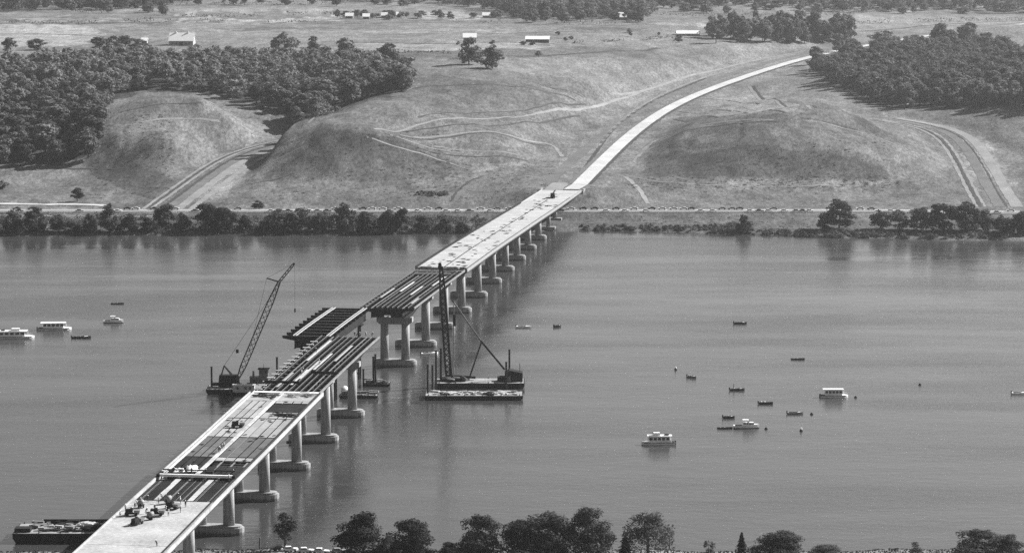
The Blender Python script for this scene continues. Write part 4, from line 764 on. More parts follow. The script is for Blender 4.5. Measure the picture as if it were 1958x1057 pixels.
o = obj('gear_heap', clutter(8, 7, 26, 29, 1.2).mesh('gear_heap', 'grey_gear'), None, (c[0] - 9, c[1] + 1, 1.95)); tag(o, 'tangled grey gear at the foot of the derrick mast', 'gear')
for px, yt, yb, l in ((818,696,760,'dark mooring pile at the bare corner of the flat material barge'),(827,697,757,'dark mooring pile second from the flat barge corner'),(834,668,748,'tall dark mooring pile where derrick barge and flat barge meet'),(843,665,740,'tall dark mooring pile next to the derrick mast'),(968,691,744,'thick dark mooring pile before the black shed'),(974,667,735,'tallest dark mooring pile beside the black shed')): spud(px, yt, yb, yb, l)
# work floats under the bridge gap
w1, L, B, D, c = barge(694, 746, 739, 5, 1.0, 'small black work float crowded with gear between two tall piers'); o = obj('gear_heap', clutter(L * .8, 3.4, 26, 39, .9).mesh('gear_heap', 'grey_gear'), None, (c[0], c[1], D + .05)); tag(o, 'grey gear piled on the small work float between tall piers', 'gear')
w2, L, B, D, c = barge(648, 723, 762, 5, 1.0, 'small black work float passing behind a bridge pier'); o = obj('gear_heap', clutter(L * .8, 3.4, 26, 49, 1.2).mesh('gear_heap', 'hull_grey'), None, (c[0], c[1], D + .05)); tag(o, 'boxy gear on the work float behind a bridge pier', 'gear')
for px, yt, l in ((714,681,'slim pile standing at the crowded work float'),(718,676,'slim taller pile paired with another at the work float'),(695,705,'slim pile near the haunched pier and work floats')): spud(px, yt, 738, 738, l)
tt = thing('water_tank', 'pale round tank on the work float seen between two pier columns', 'tank', (G(662, 748, 0)[0], G(662, 757, 0)[1], 1.06)); part('shell', tube((0, 0, 0), (0, 0, 2.0), 1.2, 1.2, 16), 'boat_white', tt, True); part('dome', tube((0, 0, 2.0), (0, 0, 2.5), 1.2, .4, 16), 'boat_white', tt)
# hopper barge by the near slab
hb, L, B, D, c = barge(22, 250, 1038, 13, 2.6, 'long dark hopper barge loaded with scrap behind the white slab', name='hopper_barge')
hr = hb; part('coaming', box((2.5, 5.6, D + .7), (L * .74, .25, 1.4)), 'hull_dark', hr); part('coaming', box((L / 2 - 1.2, 0, D + .7), (.25, 11, 1.4)), 'hull_dark', hr); part('bow_locker', box((-L / 2 + 2.4, -3.6, D + .6), (4.2, 3.2, 1.1)), 'hull_dark', hr)
for i in range(8):
    o = obj('scrap_heap', clutter(4.5, 4, 22, 60 + i, 1.0).mesh('scrap_heap', ('grey_gear', 'timber_pale', 'black_gear')[i % 3]), None, (c[0] - L * .28 + i * 2.9, c[1] + (-2 if i % 2 else 2), D + .06)); tag(o, 'heap of mixed scrap lying on the long hopper barge', 'scrap', 'scrap heaps on the hopper barge')

# ------------------------------------------------------------------ cars
def car_meshes(m):
    b = MB(); P = [(-2.3, .45), (-2.35, .85), (-1.9, .95), (-.8, .98), (1.1, .95), (2.2, .85), (2.35, .6), (2.25, .4)]; b.loft([[(x, y * (1 if abs(x) < 2 else .94), z) for x, z in P] for y in (-.88, .88)])
    r = MB(); R = [(-1.6, .95), (-1.05, 1.45), (.25, 1.47), (1.0, .95)]; r.loft([[(x, y * (.86 if z > 1 else 1), z) for x, z in R] for y in (-.8, .8)])
    g = MB()
    for s in (-1, 1): g.add([(-1.3, s * .79, 1.02), (.75, s * .79, 1.02), (.2, s * .72, 1.38), (-1.0, s * .72, 1.38)], [(0, 1, 2, 3)])
    g.add([(1.02, -.66, .99), (1.02, .66, .99), (.34, .58, 1.4), (.34, -.58, 1.4)], [(0, 1, 2, 3)]); g.add([(-1.62, -.66, .99), (-1.62, .66, .99), (-1.12, .58, 1.4), (-1.12, -.58, 1.4)], [(0, 1, 2, 3)])
    return b.mesh('body', m), r.mesh('cabin', m), g.mesh('glazing', 'glass_dark')
CARS = {k: car_meshes(k) for k in ('car_pale', 'car_mid', 'car_dark')}
WHEEL = MB().tube((0, -.1, 0), (0, .1, 0), .33, .33, 12).mesh('wheel', 'tyre')
LAMP = MB().box((0, 0, 0), (.06, .3, .16)).mesh('headlight', 'boat_white')
def car(p, rz, m, label, group):
    t = thing('parked_car', label, 'car', tuple(p), rz, group); b, r, g = CARS[m]; obj('body', b, t); c = obj('cabin', r, t); obj('glazing', g, c)
    for x in (-1.45, 1.45):
        for y in (-.78, .78): obj('wheel', WHEEL, t, (x, y, .33))
    for y in (-.6, .6): obj('headlight', LAMP, t, (2.33, y, .68))
WORD = {'car_pale': 'pale', 'car_mid': 'grey', 'car_dark': 'dark'}
x = -40.0; i = 0; lane_next = 5.6
while x < 1990:
    on = (x < 300 and random.random() < .5) or (300 <= x < 520 and random.random() < .6) or 520 <= x < 1560 or (x > 1620 and random.random() < .6)
    if on:
        m = random.choice(('car_pale', 'car_pale', 'car_mid', 'car_dark')); q = G(x, 404, 4.3); j = int(np.argmin(np.abs(RIV[:, 0] - q[0]))); lane = lane_next = -lane_next if random.random() < .55 else lane_next
        car((q[0], RIV[j, 1] - lane, 4.3 + .31), random.uniform(-.04, .04) + (PI if lane < 0 else 0), m, '%s car parked along the riverside road on the far bank' % WORD[m], '%s cars parked along the riverside road' % WORD[m])
    x += random.uniform(12, 24)
for px, m, y, rz, lab in ((528,'car_dark',771.7,0,'dark car parked on the near shore beside the slender tree'),(545,'car_pale',770.7,.2,'pale car parked under the slender tree on the near shore'),(575,'car_pale',769.7,.1,'pale car parked second from the slender tree on the near shore'),(605,'car_pale',768.7,-.1,'pale car parked between slender tree and the pointed broad tree'),(640,'car_mid',767.7,.1,'grey car parked at the edge of the pointed broad tree')):
    X = (px - CX) / FPX * y; car((X, y, float(zt([X], [y])[0])), rz, m, lab, None)
for px, lab in ((487, 'thin dark post standing in the shallows at the near shore'), (1286, 'thin dark post beside the drooping willow on the near shore')):
    X = (px - CX) / FPX * 778; t = thing('wooden_post', lab, 'post', (X, 778, -1)); part('shaft', tube((0, 0, 0), (0, 0, 5.2), .22, .18, 8), 'bark', t); part('cap', tube((0, 0, 5.2), (0, 0, 5.4), .26, .2, 8), 'bark', t)
# guard rail on the river side of the road
gr = thing('guard_rail', 'long white guard rail between the riverside road and the bank', 'guard rail', tuple(RIV[0])); R0 = RIV[0]; Q = offset(RIV, 8.1)
part('rail', MB().loft([[(p[0] - R0[0], p[1] - R0[1] - .05, p[2] - R0[2] + .45), (p[0] - R0[0], p[1] - R0[1] + .05, p[2] - R0[2] + .45), (p[0] - R0[0], p[1] - R0[1] + .05, p[2] - R0[2] + .85), (p[0] - R0[0], p[1] - R0[1] - .05, p[2] - R0[2] + .85)] for p in Q]), 'roof_white', gr)
mb = MB()
for p in Q: mb.box((p[0] - R0[0], p[1] - R0[1] + .12, p[2] - R0[2] + .3), (.2, .18, .9))
pp = part('post', mb, 'roof_white', gr); pp['kind'] = 'stuff'

# ------------------------------------------------------------------ farm buildings
def barn(px, py, wpx, label, hw=4.0, depth=11.0, roof='roof_white', wall='barn_wall', rise=4.0, cup=0, name='barn', cat='barn'):
    p = hit(px, py); L = wpx / ppm(p[1]); t = thing(name, label, cat, (p[0], p[1] + depth / 2, p[2] - .4), random.uniform(-.06, .06))
    w_ = part('wall', MB().loft([[(x, -depth / 2, 0), (x, depth / 2, 0), (x, depth / 2, hw), (x, 0, hw + rise), (x, -depth / 2, hw)] for x in (-L / 2, L / 2)]), wall, t)
    r = MB()
    for s in (-1, 1): r.loft([[(x, s * (depth / 2 + .6), hw - .35), (x, 0, hw + rise + .12), (x, 0, hw + rise + .34), (x, s * (depth / 2 + .6), hw - .12)] for x in (-L / 2 - .6, L / 2 + .6)])
    rf = part('roof', r, roof, t)
    for i in range(cup): part('cupola', box(((-.25 + .5 * i) * L, 0, hw + rise + .8), (1.2, 1.2, 1.4), 0, .7), roof, rf)
    part('door', box((0, -depth / 2 - .04, hw * .4), (3.0, .1, hw * .8)), 'barn_dark', t)
    for x in (-.35, -.2, .2, .35): part('window', box((x * L, -depth / 2 - .03, hw * .55), (1.2, .08, 1.0)), 'glass_dark', t)
    return t
barn(347, 88, 46, 'big barn with a bright white roof and two cupolas above the wood', 4.5, 14, cup=2, rise=6)
barn(1028, 82, 44, 'long low shed with a pale roof and dark side on the plateau', 3.4, 9, roof='roof_white', wall='barn_dark', rise=2.0, name='shed', cat='shed')
barn(898, 79, 24, 'small pale roofed farmhouse behind the pair of field trees', 3.5, 9, rise=3, name='farmhouse', cat='house'); barn(1316, 69, 44, 'long pale roofed shed near the far wood', 2.6, 9, rise=2, name='shed', cat='shed'); barn(1196, 40, 24, 'pale roofed farmhouse at the edge of the distant trees', 4, 10, rise=4, name='farmhouse', cat='house')
barn(276, 84, 10, 'tiny white outbuilding near the big barn', 3, 6, rise=2, name='outbuilding', cat='shed')
for i, (px, py, wd) in enumerate(((668,36,14),(735,35,10),(762,34,8),(700,37,12),(930,35,14))): barn(px, py, wd, 'distant white farm building strung along the hedgerow road', 3, 7, rise=2.5, name='outbuilding', cat='shed')['group'] = 'farm buildings along the hedgerow road'
#=====PART4=====
# ------------------------------------------------------------------ trees
def leaf_quads(C, Nn, size, rng):
    n = len(C); r = rng.normal(size=(n, 3)); a = np.cross(Nn, r); a /= np.linalg.norm(a, axis=1)[:, None] + 1e-9; b = np.cross(Nn, a); s = (size * rng.uniform(.55, 1.35, n))[:, None]; e = rng.uniform(.6, 1.0, n)[:, None]
    V = np.stack([C - a * s * .5, C - b * s * .5 * e, C + a * s * .5, C + b * s * .5 * e], 1).reshape(-1, 3)
    return V, np.arange(4 * n).reshape(n, 4)
def crown_pts(rng, h, r, n, k, base=.25, shape='round'):
    c = []
    for i in range(k):
        t = rng.uniform(0, 1); zz = h * (base + (1 - base) * (.12 + .8 * t)); env = {'round': math.sin(PI * min(1, .18 + .78 * t)) ** .7, 'pointed': 1.02 - .8 * t, 'wide': math.sin(PI * min(1, .35 + .6 * t)) ** .5, 'slim': .8 * math.sin(PI * (.12 + .8 * t)) ** .8}[shape]
        a = rng.uniform(0, 2 * PI); d = r * env * rng.uniform(.25, .8); c.append((d * math.cos(a), d * math.sin(a), zz, r * rng.uniform(.24, .42) * (.6 + .4 * env)))
    c = np.array(c); w_ = c[:, 3] ** 2; idx = rng.choice(k, n, p=w_ / w_.sum()); u = rng.normal(size=(n, 3)); u /= np.linalg.norm(u, axis=1)[:, None]; u[:, 2] = np.where(rng.uniform(size=n) < .35, np.abs(u[:, 2]), u[:, 2])
    rad = c[idx, 3] * rng.uniform(.3, 1.15, n) ** .6; P = c[idx, :3] + u * rad[:, None] * np.array([1, 1, .85])
    N_ = u + rng.normal(size=(n, 3)) * .45 + np.array([0, 0, .25]); N_ /= np.linalg.norm(N_, axis=1)[:, None]
    return P, N_
def trunk_mb(rng, h, r, base, tr):
    mb = MB(); P = [Vector((0, 0, -.8)), Vector((rng.uniform(-.2, .2), rng.uniform(-.2, .2), h * base)), Vector((rng.uniform(-.5, .5), rng.uniform(-.5, .5), h * .75))]
    mb.tube(P[0], P[1], tr * 1.15, tr * .8, 8); mb.tube(P[1], P[2], tr * .8, tr * .25, 8)
    for i in range(6):
        a = rng.uniform(0, 2 * PI); z = h * rng.uniform(base * .8, .6); mb.tube((0, 0, z), (math.cos(a) * r * .65, math.sin(a) * r * .65, z + h * .2), tr * .4, tr * .1, 6)
    return mb
def make_tree(seed, h, r, n, leaf, m, k=16, base=.22, shape='round'):
    rng = np.random.default_rng(seed); P, N_ = crown_pts(rng, h, r, n, k, base, shape); V, F = leaf_quads(P, N_, leaf, rng)
    return mesh_np('crown', V, F, m), trunk_mb(rng, h, r, base, h * .022 + .05).mesh('trunk', 'bark', True), (V, F)
def make_fir(seed, h, r, n, leaf, m):
    rng = np.random.default_rng(seed); t = rng.uniform(0, 1, n) ** 1.4; tier = np.floor(t * 11) / 11; fr = (t - tier) * 11
    a = rng.uniform(0, 2 * PI, n); rr = r * (1.02 - tier) * (1 - .55 * fr) * rng.uniform(.25, 1.05, n) ** .5 * (1 + .25 * np.sin(a * 3 + tier * 30)); P = np.stack([rr * np.cos(a), rr * np.sin(a), h * (.08 + .9 * t) - rr * .18], 1)
    N_ = np.stack([np.cos(a) * .5, np.sin(a) * .5, np.full(n, .8)], 1) + rng.normal(size=(n, 3)) * .35; N_ /= np.linalg.norm(N_, axis=1)[:, None]; V, F = leaf_quads(P, N_, leaf, rng)
    return mesh_np('crown', V, F, m), tube((0, 0, -.8), (0, 0, h * .95), h * .02 + .08, .04, 8).mesh('trunk', 'bark', True), (V, F)
def make_willow(seed, h, r, n, leaf, m):
    rng = np.random.default_rng(seed); P, N_ = crown_pts(rng, h, r, n // 2, 16, .45, 'wide'); k = 130; a = rng.uniform(0, 2 * PI, k); rr = r * rng.uniform(.55, 1.0, k); zt0 = h * rng.uniform(.55, .82, k); ln = h * rng.uniform(.2, .5, k)
    i = rng.integers(0, k, n // 2); q = rng.uniform(0, 1, n // 2); D = np.stack([rr[i] * np.cos(a[i]) * (1 + .06 * q), rr[i] * np.sin(a[i]) * (1 + .06 * q), zt0[i] - ln[i] * q], 1) + rng.normal(size=(n // 2, 3)) * .25
    N2 = rng.normal(size=(n // 2, 3)); N2 /= np.linalg.norm(N2, axis=1)[:, None]; V, F = leaf_quads(np.concatenate([P, D]), np.concatenate([N_, N2]), leaf, rng)
    return mesh_np('crown', V, F, m), trunk_mb(rng, h, r, .3, h * .03).mesh('trunk', 'bark', True), (V, F)
WV = [make_tree(100 + i, 16, 6.2, 1500, 1.25, 'leaf_wood', 22 + i, .0, ('round', 'wide', 'round')[i % 3]) for i in range(6)]
BV = [make_tree(200 + i, 11, 5.2, 2400, .8, 'leaf_bank', 24 + i, .0, ('round', 'wide', 'round', 'pointed')[i % 4]) for i in range(5)]
def plant(name, var, p, h, h0, w_, r0, label, group, cat='tree'):
    V = var[2][0]; h0 = float(V[:, 2].max()); r0 = float(np.percentile(np.hypot(V[:, 0], V[:, 1]), 95)); s = h / h0; sw = w_ / (2 * r0); t = thing(name, label, cat, tuple(p), random.uniform(0, 2 * PI), group, (sw, sw, s)); obj('trunk', var[1], t); obj('crown', var[0], t); return t
def world_poly(poly): return [tuple(hit(x, y)[:2]) for x, y in poly]
def darts(poly, dmin, tries, seed):
    rng = np.random.default_rng(seed); P = np.array(poly); lo, hi = P.min(0), P.max(0); X = rng.uniform(lo[0], hi[0], tries); Y = rng.uniform(lo[1], hi[1], tries); k = inpoly(X, Y, poly); X, Y = X[k], Y[k]; grid = {}; out = []
    for x, y in zip(X, Y):
        gx, gy = int(x // dmin), int(y // dmin)
        if all((x - a) ** 2 + (y - b) ** 2 >= dmin * dmin for i in (-1, 0, 1) for j in (-1, 0, 1) for a, b in grid.get((gx + i, gy + j), ())): grid.setdefault((gx, gy), []).append((x, y)); out.append((x, y))
    return out
def wood(poly, dmin, keep, label, group, mass_label, hlo, hhi, seed, holes=()):
    T = darts(world_poly(poly), dmin, 9000, seed); xy = np.array(T); z = zt(xy[:, 0], xy[:, 1]); px, py = project(np.stack([xy[:, 0], xy[:, 1], z], 1))
    ok = np.ones(len(T), bool)
    d, _ = near_line(xy[:, 0], xy[:, 1], HW); ok &= d > 16
    for hx, hy, hr in holes: ok &= ((px - hx) / hr) ** 2 + ((py - hy) / (hr * .5)) ** 2 > 1
    idx = np.where(ok)[0]; idx = idx[np.argsort(xy[idx, 1])]; rr = random.Random(seed); VV, FF, n0 = [], [], 0
    for q, i in enumerate(idx):
        h = rr.uniform(hlo, hhi)
        if any(a_ < px[i] < b_ for a_, b_ in ((1570, 1610), (1636, 1674), (1762, 1796), (1856, 2010))):           # keep the sight line on to the highway
            ry = float(np.interp(px[i], [c[0] for c in HWY], [c[1] for c in HWY])); top = py[i] - h * ppm(xy[i, 1])
            if top < ry + 3 < py[i]: h = (py[i] - ry - 4) / ppm(xy[i, 1])
            if h < 5: continue
        wd = rr.uniform(.8, 1.15) * h * .92; v = WV[rr.randrange(6)]
        if q < keep: plant('woodland_tree', v, (xy[i, 0], xy[i, 1], z[i]), h, 16, wd, 6.2, label, group)
        else:
            V, F = v[2]; a = rr.uniform(0, 6.28); ca, sa = math.cos(a), math.sin(a); s, sw = h / V[:, 2].max(), wd / (2 * np.percentile(np.hypot(V[:, 0], V[:, 1]), 95)); sel = np.random.default_rng(q).random(len(F)) < .6; V4 = V.reshape(-1, 4, 3)[sel].reshape(-1, 3)
            VV.append(np.stack([(V4[:, 0] * ca - V4[:, 1] * sa) * sw + xy[i, 0], (V4[:, 0] * sa + V4[:, 1] * ca) * sw + xy[i, 1], V4[:, 2] * s + z[i]], 1)); FF.append(np.arange(len(V4)).reshape(-1, 4) + n0); n0 += len(V4)
    if VV: o = obj('woodland', mesh_np('woodland', np.concatenate(VV), np.concatenate(FF), 'leaf_wood')); o['kind'] = 'stuff'; o['label'] = mass_label; o['category'] = 'woodland'
    return len(idx)
n1 = wood(WOOD1, 11.0, 190, 'dark leafy tree in the dense wood behind the grassy knoll', 'trees of the wood behind the grassy knoll', 'depths of the dense wood reaching back towards the white roofed barn', 11, 18, 1, [(590, 165, 22), (610, 190, 12)])
n2 = wood(WOOD2, 11.0, 110, 'leafy tree in the hazy wood below the curving highway', 'trees of the wood below the highway', 'depths of the hazy wood stretching along the highway', 12, 18, 2)
n3 = wood([(-150,26),(-150,-30),(340,-30),(330,14),(200,20),(60,22)], 15.0, 0, '', '', 'far belt of trees above the pale stubble field', 12, 18, 3)
n3 += wood([(640,-30),(1260,-30),(1250,20),(1230,36),(1120,38),(1000,34),(940,22),(800,4),(640,4)], 15.0, 0, '', '', 'far wood around the distant farmhouse', 12, 18, 4)
n3 += wood([(1250,-30),(2150,-30),(2150,26),(1900,26),(1780,18),(1640,24),(1500,12),(1250,10)], 15.0, 0, '', '', 'far wood along the high fields', 12, 18, 5)
print('woods', n1, n2, n3)
def lone(px, ybase, ytop, wpx, label, group=None, name='field_tree', vs=WV, h0=16, r0=6.2, i=None):
    p = hit(px, ybase); k = ppm(p[1]); plant(name, vs[(int(px) if i is None else i) % len(vs)], p, max(3.0, (ybase - ytop) / k), h0, wpx / k, r0, label, group)
for a in ((545,108,60,52,'broad round tree standing at the back edge of the wood below the barn field'),(603,108,69,40,'round tree between the broad tree and the dark field tree'),(662,120,71,46,'dark round tree by a pale clearing on the plateau edge'),(742,128,82,44,'tall tree rising above the end of the wood'),(897,123,71,44,'airy tree casting a long shadow, one of a pair in the open field'),(941,131,84,50,'dense round tree casting a long shadow beside an airy tree in the open field'),(1030,109,97,14,'tiny shrub alone in the plateau field'),(148,386,358,26,'small round tree alone in the low field beside the river road'),(5,362,344,24,'small bush at the foot of the dense wood'),(1603,100,64,26,'tall narrow tree beside the highway bend'),(1560,122,88,30,'tree where the highway enters the hazy wood'),(1800,96,44,44,'tall tree rising over the top of the hazy wood'),(1850,100,42,52,'tallest crown on the skyline of the hazy wood'),(1690,100,58,60,'broad crown rising over the hazy wood beside the highway'),(495,400,382,26,'dark bush at the foot of the shaded mound')): lone(*a)
def row(pts, label, group, name='field_tree'):
    for px, yb, yt, wd in pts: lone(px, yb, yt, wd, label, group, name, i=random.randrange(6))
R = random.uniform
row([(1362 + i * 7.2 + R(-5, 5), R(62, 84), 0, R(22, 34)) for i in range(38)] and [(x, y, y - R(34, 46), w_) for x, y, _, w_ in [(1362 + i * 7.2 + R(-5, 5), R(62, 84), 0, R(22, 36)) for i in range(38)]], 'tree in the long copse behind the pale roofed shed', 'trees of the copse on the plateau')
row([(x, y, y - R(14, 30), R(14, 30)) for x, y in [(R(1000, 1235), R(22, 44)) for _ in range(46)]], 'far tree in the belt of trees around the distant farmhouse', 'belt of trees at the distant farmhouse')
row([(x, y, y - R(7, 16), R(10, 22)) for x, y in [(R(640, 1000), R(30, 38)) for _ in range(34)]], 'small far tree along the hedgerow road with white farm buildings', 'trees along the hedgerow road')
row([(x, 4 + x * .05 + R(-3, 12), x * .05 - R(4, 14), R(14, 28)) for x in [R(-20, 330) for _ in range(34)]], 'far tree in the thin belt above the pale stubble field', 'trees above the pale stubble field')
row([(x, y, y - R(12, 24), R(14, 30)) for x, y in [(R(1250, 1990), R(6, 28)) for _ in range(60)]], 'far tree on the high fields beyond the copse', 'trees on the high fields')
row([(x, y, y - R(10, 22), R(14, 26)) for x, y in [(R(330, 1000), R(-2, 12)) for _ in range(34)]], 'far tree in the broken hedges at the farthest fields', 'trees at the farthest fields')
row([(x, 96 - (x - 150) * .0 + R(-6, 8), 66 + R(0, 12), R(24, 40)) for x in (20, 70, 190, 215, 240, 262)], 'tree at the back edge of the wood beside the pale stubble field', 'trees beside the stubble field edge')
row([(x, y, y - R(5, 9), R(6, 14)) for x, y in [(R(1060, 1500), 66 + R(-4, 16)) for _ in range(14)] + [(R(850, 1020), R(82, 88)) for _ in range(8)]], 'low shrub in the field edges around the sheds', 'shrubs around the sheds', 'field_shrub')
BANK = [(20,446,402,44),(72,446,400,50),(112,446,410,40),(168,444,412,34),(212,446,389,40),(246,446,410,36),(318,442,392,46),(345,444,408,36),(398,445,389,60),(430,446,396,46),(470,443,412,34),(532,447,402,52),(572,447,398,52),(618,447,408,40),(658,446,391,50),(700,447,404,46),(740,447,404,44),(768,446,401,36),(808,446,416,36),(850,446,420,34),(884,446,424,28),(140,447,424,36),(284,446,420,34),(500,447,428,34),(600,446,420,30)]
for px, yb, yt, wd in BANK: lone(px, yb - 3, yt - random.uniform(0, 7), wd, 'leafy tree at the water on the far bank, on the wooded side of the bridge', 'bank trees on the wooded side', 'riverbank_tree', BV, 11, 5.2, random.randrange(5))
for px, yb, yt, wd in [(1605,437,379,64),(1684,438,400,44),(1720,438,402,40),(1762,441,394,54),(1800,442,386,62),(1848,442,384,64),(1880,441,398,46),(1916,446,410,44),(1950,447,404,52),(1422,446,409,28),(1575,439,412,30)]: lone(px, yb, yt, wd, 'leafy tree on the grassy open bank beyond the bridge abutment', 'bank trees on the open side', 'riverbank_tree', BV, 11, 5.2, random.randrange(5))
# hedgerows between the far fields
def hedge(pts, h, label, seed):
    rng = np.random.default_rng(seed); Q = resample([hit(x, y) for x, y in pts], 2.5); n = len(Q); m = 7; P = np.repeat(Q, m, 0) + rng.normal(size=(n * m, 3)) * np.array([1.2, 1.2, 0]); gap = np.repeat(vn(Q[:, 0] / 22 + seed, Q[:, 1] / 22), m) > .36; P = P[gap]
    P[:, 2] = zt(P[:, 0], P[:, 1]) + rng.uniform(.1, 1, len(P)) * h * (.5 + vn(P[:, 0] / 9, P[:, 1] / 9)); N_ = rng.normal(size=P.shape) + np.array([0, -.3, .5]); N_ /= np.linalg.norm(N_, axis=1)[:, None]
    V, F = leaf_quads(P, N_, 1.3, rng); o0 = Q[0]; tag(obj('hedgerow', mesh_np('hedgerow', V - o0, F, 'leaf_wood'), None, tuple(o0)), label, 'hedge')['kind'] = 'stuff'
for i, (pts, h, lab) in enumerate((([(-60,46),(150,48),(330,44)], 3.5, 'hedge running along the far side of the pale stubble field'), ([(350,43),(480,45),(650,42)], 3, 'hedge below the bright strip of ground behind the big barn'), ([(345,33),(500,31),(640,29)], 3.5, 'hedge above the bright strip of ground behind the big barn'), ([(1060,84),(1180,80),(1300,72)], 2.5, 'broken hedge between the long low shed and the far pale shed'),
    ([(1640,46),(1800,42),(1958,40)], 3.5, 'hedge beside the highway beyond the hazy wood'), ([(860,42),(1000,46),(1180,48)], 3.5, 'hedge in front of the distant farmhouse trees'), ([(640,100),(780,101),(860,103)], 2, 'low hedge by the pair of field trees'), ([(-60,18),(160,24),(330,27)], 4, 'hedge under the far belt of trees'), ([(1250,30),(1360,32),(1640,28)], 4, 'hedge behind the long copse'), ([(330,12),(600,10),(660,8)], 4, 'hedge at the farthest fields'))): hedge(pts, h, lab, 60 + i)
# low scrub along the far bank: nobody could count it
def scrub():
    rng = np.random.default_rng(5); VV, FF, n0 = [], [], 0
    spots = [(rng.uniform(-60, 930), rng.uniform(416, 447), 1.25) for _ in range(620)] + [(rng.uniform(1360, 1440), rng.uniform(430, 447), 1.0) for _ in range(70)] + [(rng.uniform(1110, 1360), rng.uniform(432, 441), .6) for _ in range(90)] + [(rng.uniform(1440, 1960), rng.uniform(442, 456), .7) for _ in range(260)] + [(rng.uniform(790, 860), rng.uniform(368, 376), .55) for _ in range(40)]
    for px, py, s in spots:
        p = hit(px, py)
        if abs(float((p - BO) @ BP)) < 14: continue
        n = 60; r = rng.uniform(1.2, 2.8) * s; u = rng.normal(size=(n, 3)); u /= np.linalg.norm(u, axis=1)[:, None]; u[:, 2] = np.abs(u[:, 2]); C = p + u * r * np.array([1.2, 1.0, rng.uniform(.7, 1.3)]) * rng.uniform(.6, 1, n)[:, None]
        V, F = leaf_quads(C, u + rng.normal(size=(n, 3)) * .3, .75, rng); VV.append(V); FF.append(F + n0); n0 += len(V)
    o = obj('bank_scrub', mesh_np('bank_scrub', np.concatenate(VV), np.concatenate(FF), 'leaf_shrub')); o['kind'] = 'stuff'; o['label'] = 'low scrub growing along the far riverbank'; o['category'] = 'scrub'
scrub()
# weeds and tussocks on the cut slopes
def weeds():
    rng = np.random.default_rng(15); VV, FF, n0 = [], [], 0
    spots = [(rng.uniform(1200, 1720), rng.normal(352, 7)) for _ in range(240)] + [(rng.uniform(1240, 1700), rng.uniform(270, 345)) for _ in range(160)] + [(rng.uniform(480, 880), rng.uniform(250, 385)) for _ in range(260)] + [(rng.uniform(170, 330), rng.uniform(210, 380)) for _ in range(260)] + [(rng.uniform(780, 1060), rng.uniform(300, 385)) for _ in range(120)] + [(rng.uniform(1120, 1960), rng.uniform(414, 446)) for _ in range(300)]
    H = np.array([hit(px, py) for px, py in spots]); dd = np.min([near_line(H[:, 0], H[:, 1], Q)[0] for Q in (HW, LRD, RRD, RIV)], axis=0)
    for p, d_ in zip(H, dd):
        if d_ < 11 or abs(float((p - BO) @ BP)) < 13 and p[1] < 1625: continue
        n = int(rng.uniform(8, 26)); r = rng.uniform(.4, 1.3); u = rng.normal(size=(n, 3)); u /= np.linalg.norm(u, axis=1)[:, None]; u[:, 2] = np.abs(u[:, 2]) * .7; C = p + u * r * np.array([1.6, 1.2, .6]) * rng.uniform(.3, 1, n)[:, None]
        V, F = leaf_quads(C, u + rng.normal(size=(n, 3)) * .3, .5, rng); VV.append(V); FF.append(F + n0); n0 += len(V)
    o = obj('hillside_weeds', mesh_np('hillside_weeds', np.concatenate(VV), np.concatenate(FF), 'leaf_weed')); o['kind'] = 'stuff'; o['label'] = 'low weeds and tussocks scattered over the cut hillsides'; o['category'] = 'weeds'
weeds()
# near shore
NT = lambda i, h, r, shape, n=9000, k=46, base=.0, leaf=.45: make_tree(300 + i, h, r, n, leaf, 'leaf_near', k, base, shape)
def near_tree(px, ytop, wpx, var, h0, r0, label, name='shore_tree', y=757.0, cat='tree'):
    X = (px - CX) / FPX * y; z = float(zt([X], [y])[0]); zb = project([(X, y, z)])[1][0]; k = ppm(y); plant(name, var, (X, y, z), (zb - ytop) / k, h0, wpx / k, r0, label, None, cat)
v = [NT(i, 13, 5.5, s) for i, s in enumerate(('round', 'pointed', 'round', 'wide', 'round', 'wide'))]
near_tree(537, 975, 48, make_tree(390, 11, 3.0, 1900, .42, 'leaf_near', 34, .22, 'slim'), 11, 3.0, 'slender open tree on the near shore beside the parked cars', y=772)
near_tree(685, 972, 104, v[1], 13, 5.5, 'dark broad tree with a pointed top on the near shore'); near_tree(785, 988, 88, v[0], 13, 5.5, 'dark rounded tree standing next to the pointed broad tree'); near_tree(736, 1020, 50, v[2], 13, 5.5, 'low dark tree filling the gap between pointed and rounded trees', y=752)
near_tree(856, 1034, 46, v[4], 13, 5.5, 'low bush between two dark shore trees', 'shore_shrub', 764, 'shrub'); near_tree(915, 978, 88, v[2], 13, 5.5, 'dark tree with a ragged crown standing before the big clump'); near_tree(990, 988, 64, v[0], 13, 5.5, 'small crowned tree at the edge of the big clump')
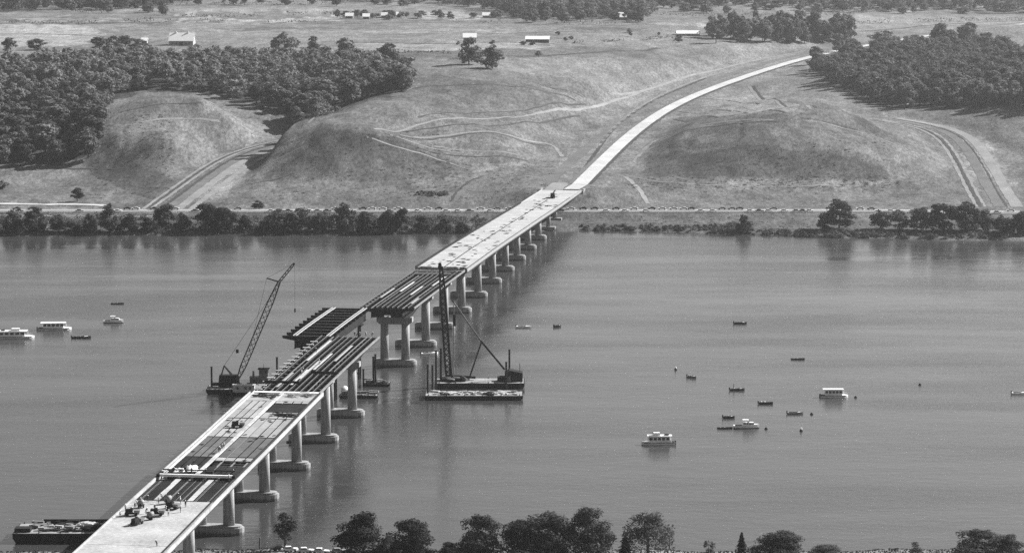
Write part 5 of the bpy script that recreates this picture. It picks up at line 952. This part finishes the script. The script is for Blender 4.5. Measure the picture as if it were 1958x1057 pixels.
near_tree(1048, 974, 112, v[3], 13, 5.5, 'widest dark tree in the big clump on the near shore'); near_tree(1128, 962, 100, v[4], 13, 5.5, 'tallest tree of the big clump with a leaning top'); near_tree(1152, 1018, 60, v[5], 13, 5.5, 'low tree under the tallest tree of the clump', y=764); near_tree(1010, 1030, 90, v[1], 13, 5.5, 'low bushy tree in front of the big clump', y=750)
near_tree(1245, 974, 98, make_willow(401, 13, 5.2, 6000, .42, 'leaf_near'), 13, 5.2, 'drooping willow on the near shore beside a small fir', 'willow_tree')
FIR = make_fir(402, 10, 2.4, 3600, .4, 'leaf_fir'); near_tree(1200, 1022, 36, FIR, 10, 2.4, 'small fir leaning against the drooping willow', 'fir_tree', 760); near_tree(1427, 1014, 32, FIR, 10, 2.4, 'pointed dark fir standing alone on the near shore', 'fir_tree', 757)
near_tree(1363, 1031, 26, make_tree(403, 8, 3, 900, .42, 'leaf_near', 22, .02, 'round'), 8, 3, 'small round tree alone between willow and fir', y=764); near_tree(1505, 1013, 108, v[5], 13, 5.5, 'wide domed dark tree next to the pointed fir'); near_tree(1592, 1039, 56, v[0], 13, 5.5, 'low dark tree beside the wide domed tree', y=760)
near_tree(1766, 1034, 26, make_tree(404, 8, 3, 900, .42, 'leaf_near', 22, .02, 'round'), 8, 3, 'small round tree before the two big corner trees', y=764); near_tree(1888, 1008, 100, v[2], 13, 5.5, 'big dark rounded tree on the bare stretch of near shore'); near_tree(1946, 1018, 60, v[3], 13, 5.5, 'dark tree leaning on the big rounded corner tree')
def near_grass():
    rng = np.random.default_rng(8); n = 9000; X = rng.uniform(-150, 150, n); Y = near_y(X) - rng.uniform(1.5, 30, n); Z = zt(X, Y); C = np.stack([X, Y, Z + .15], 1); N_ = rng.normal(size=(n, 3)); N_[:, 2] *= .3; N_ /= np.linalg.norm(N_, axis=1)[:, None]
    V, F = leaf_quads(C, N_, .6, rng); o = obj('shore_grass', mesh_np('shore_grass', V, F, 'leaf_shore')); o['kind'] = 'stuff'; o['label'] = 'rough grass along the near shore'; o['category'] = 'grass'
near_grass()
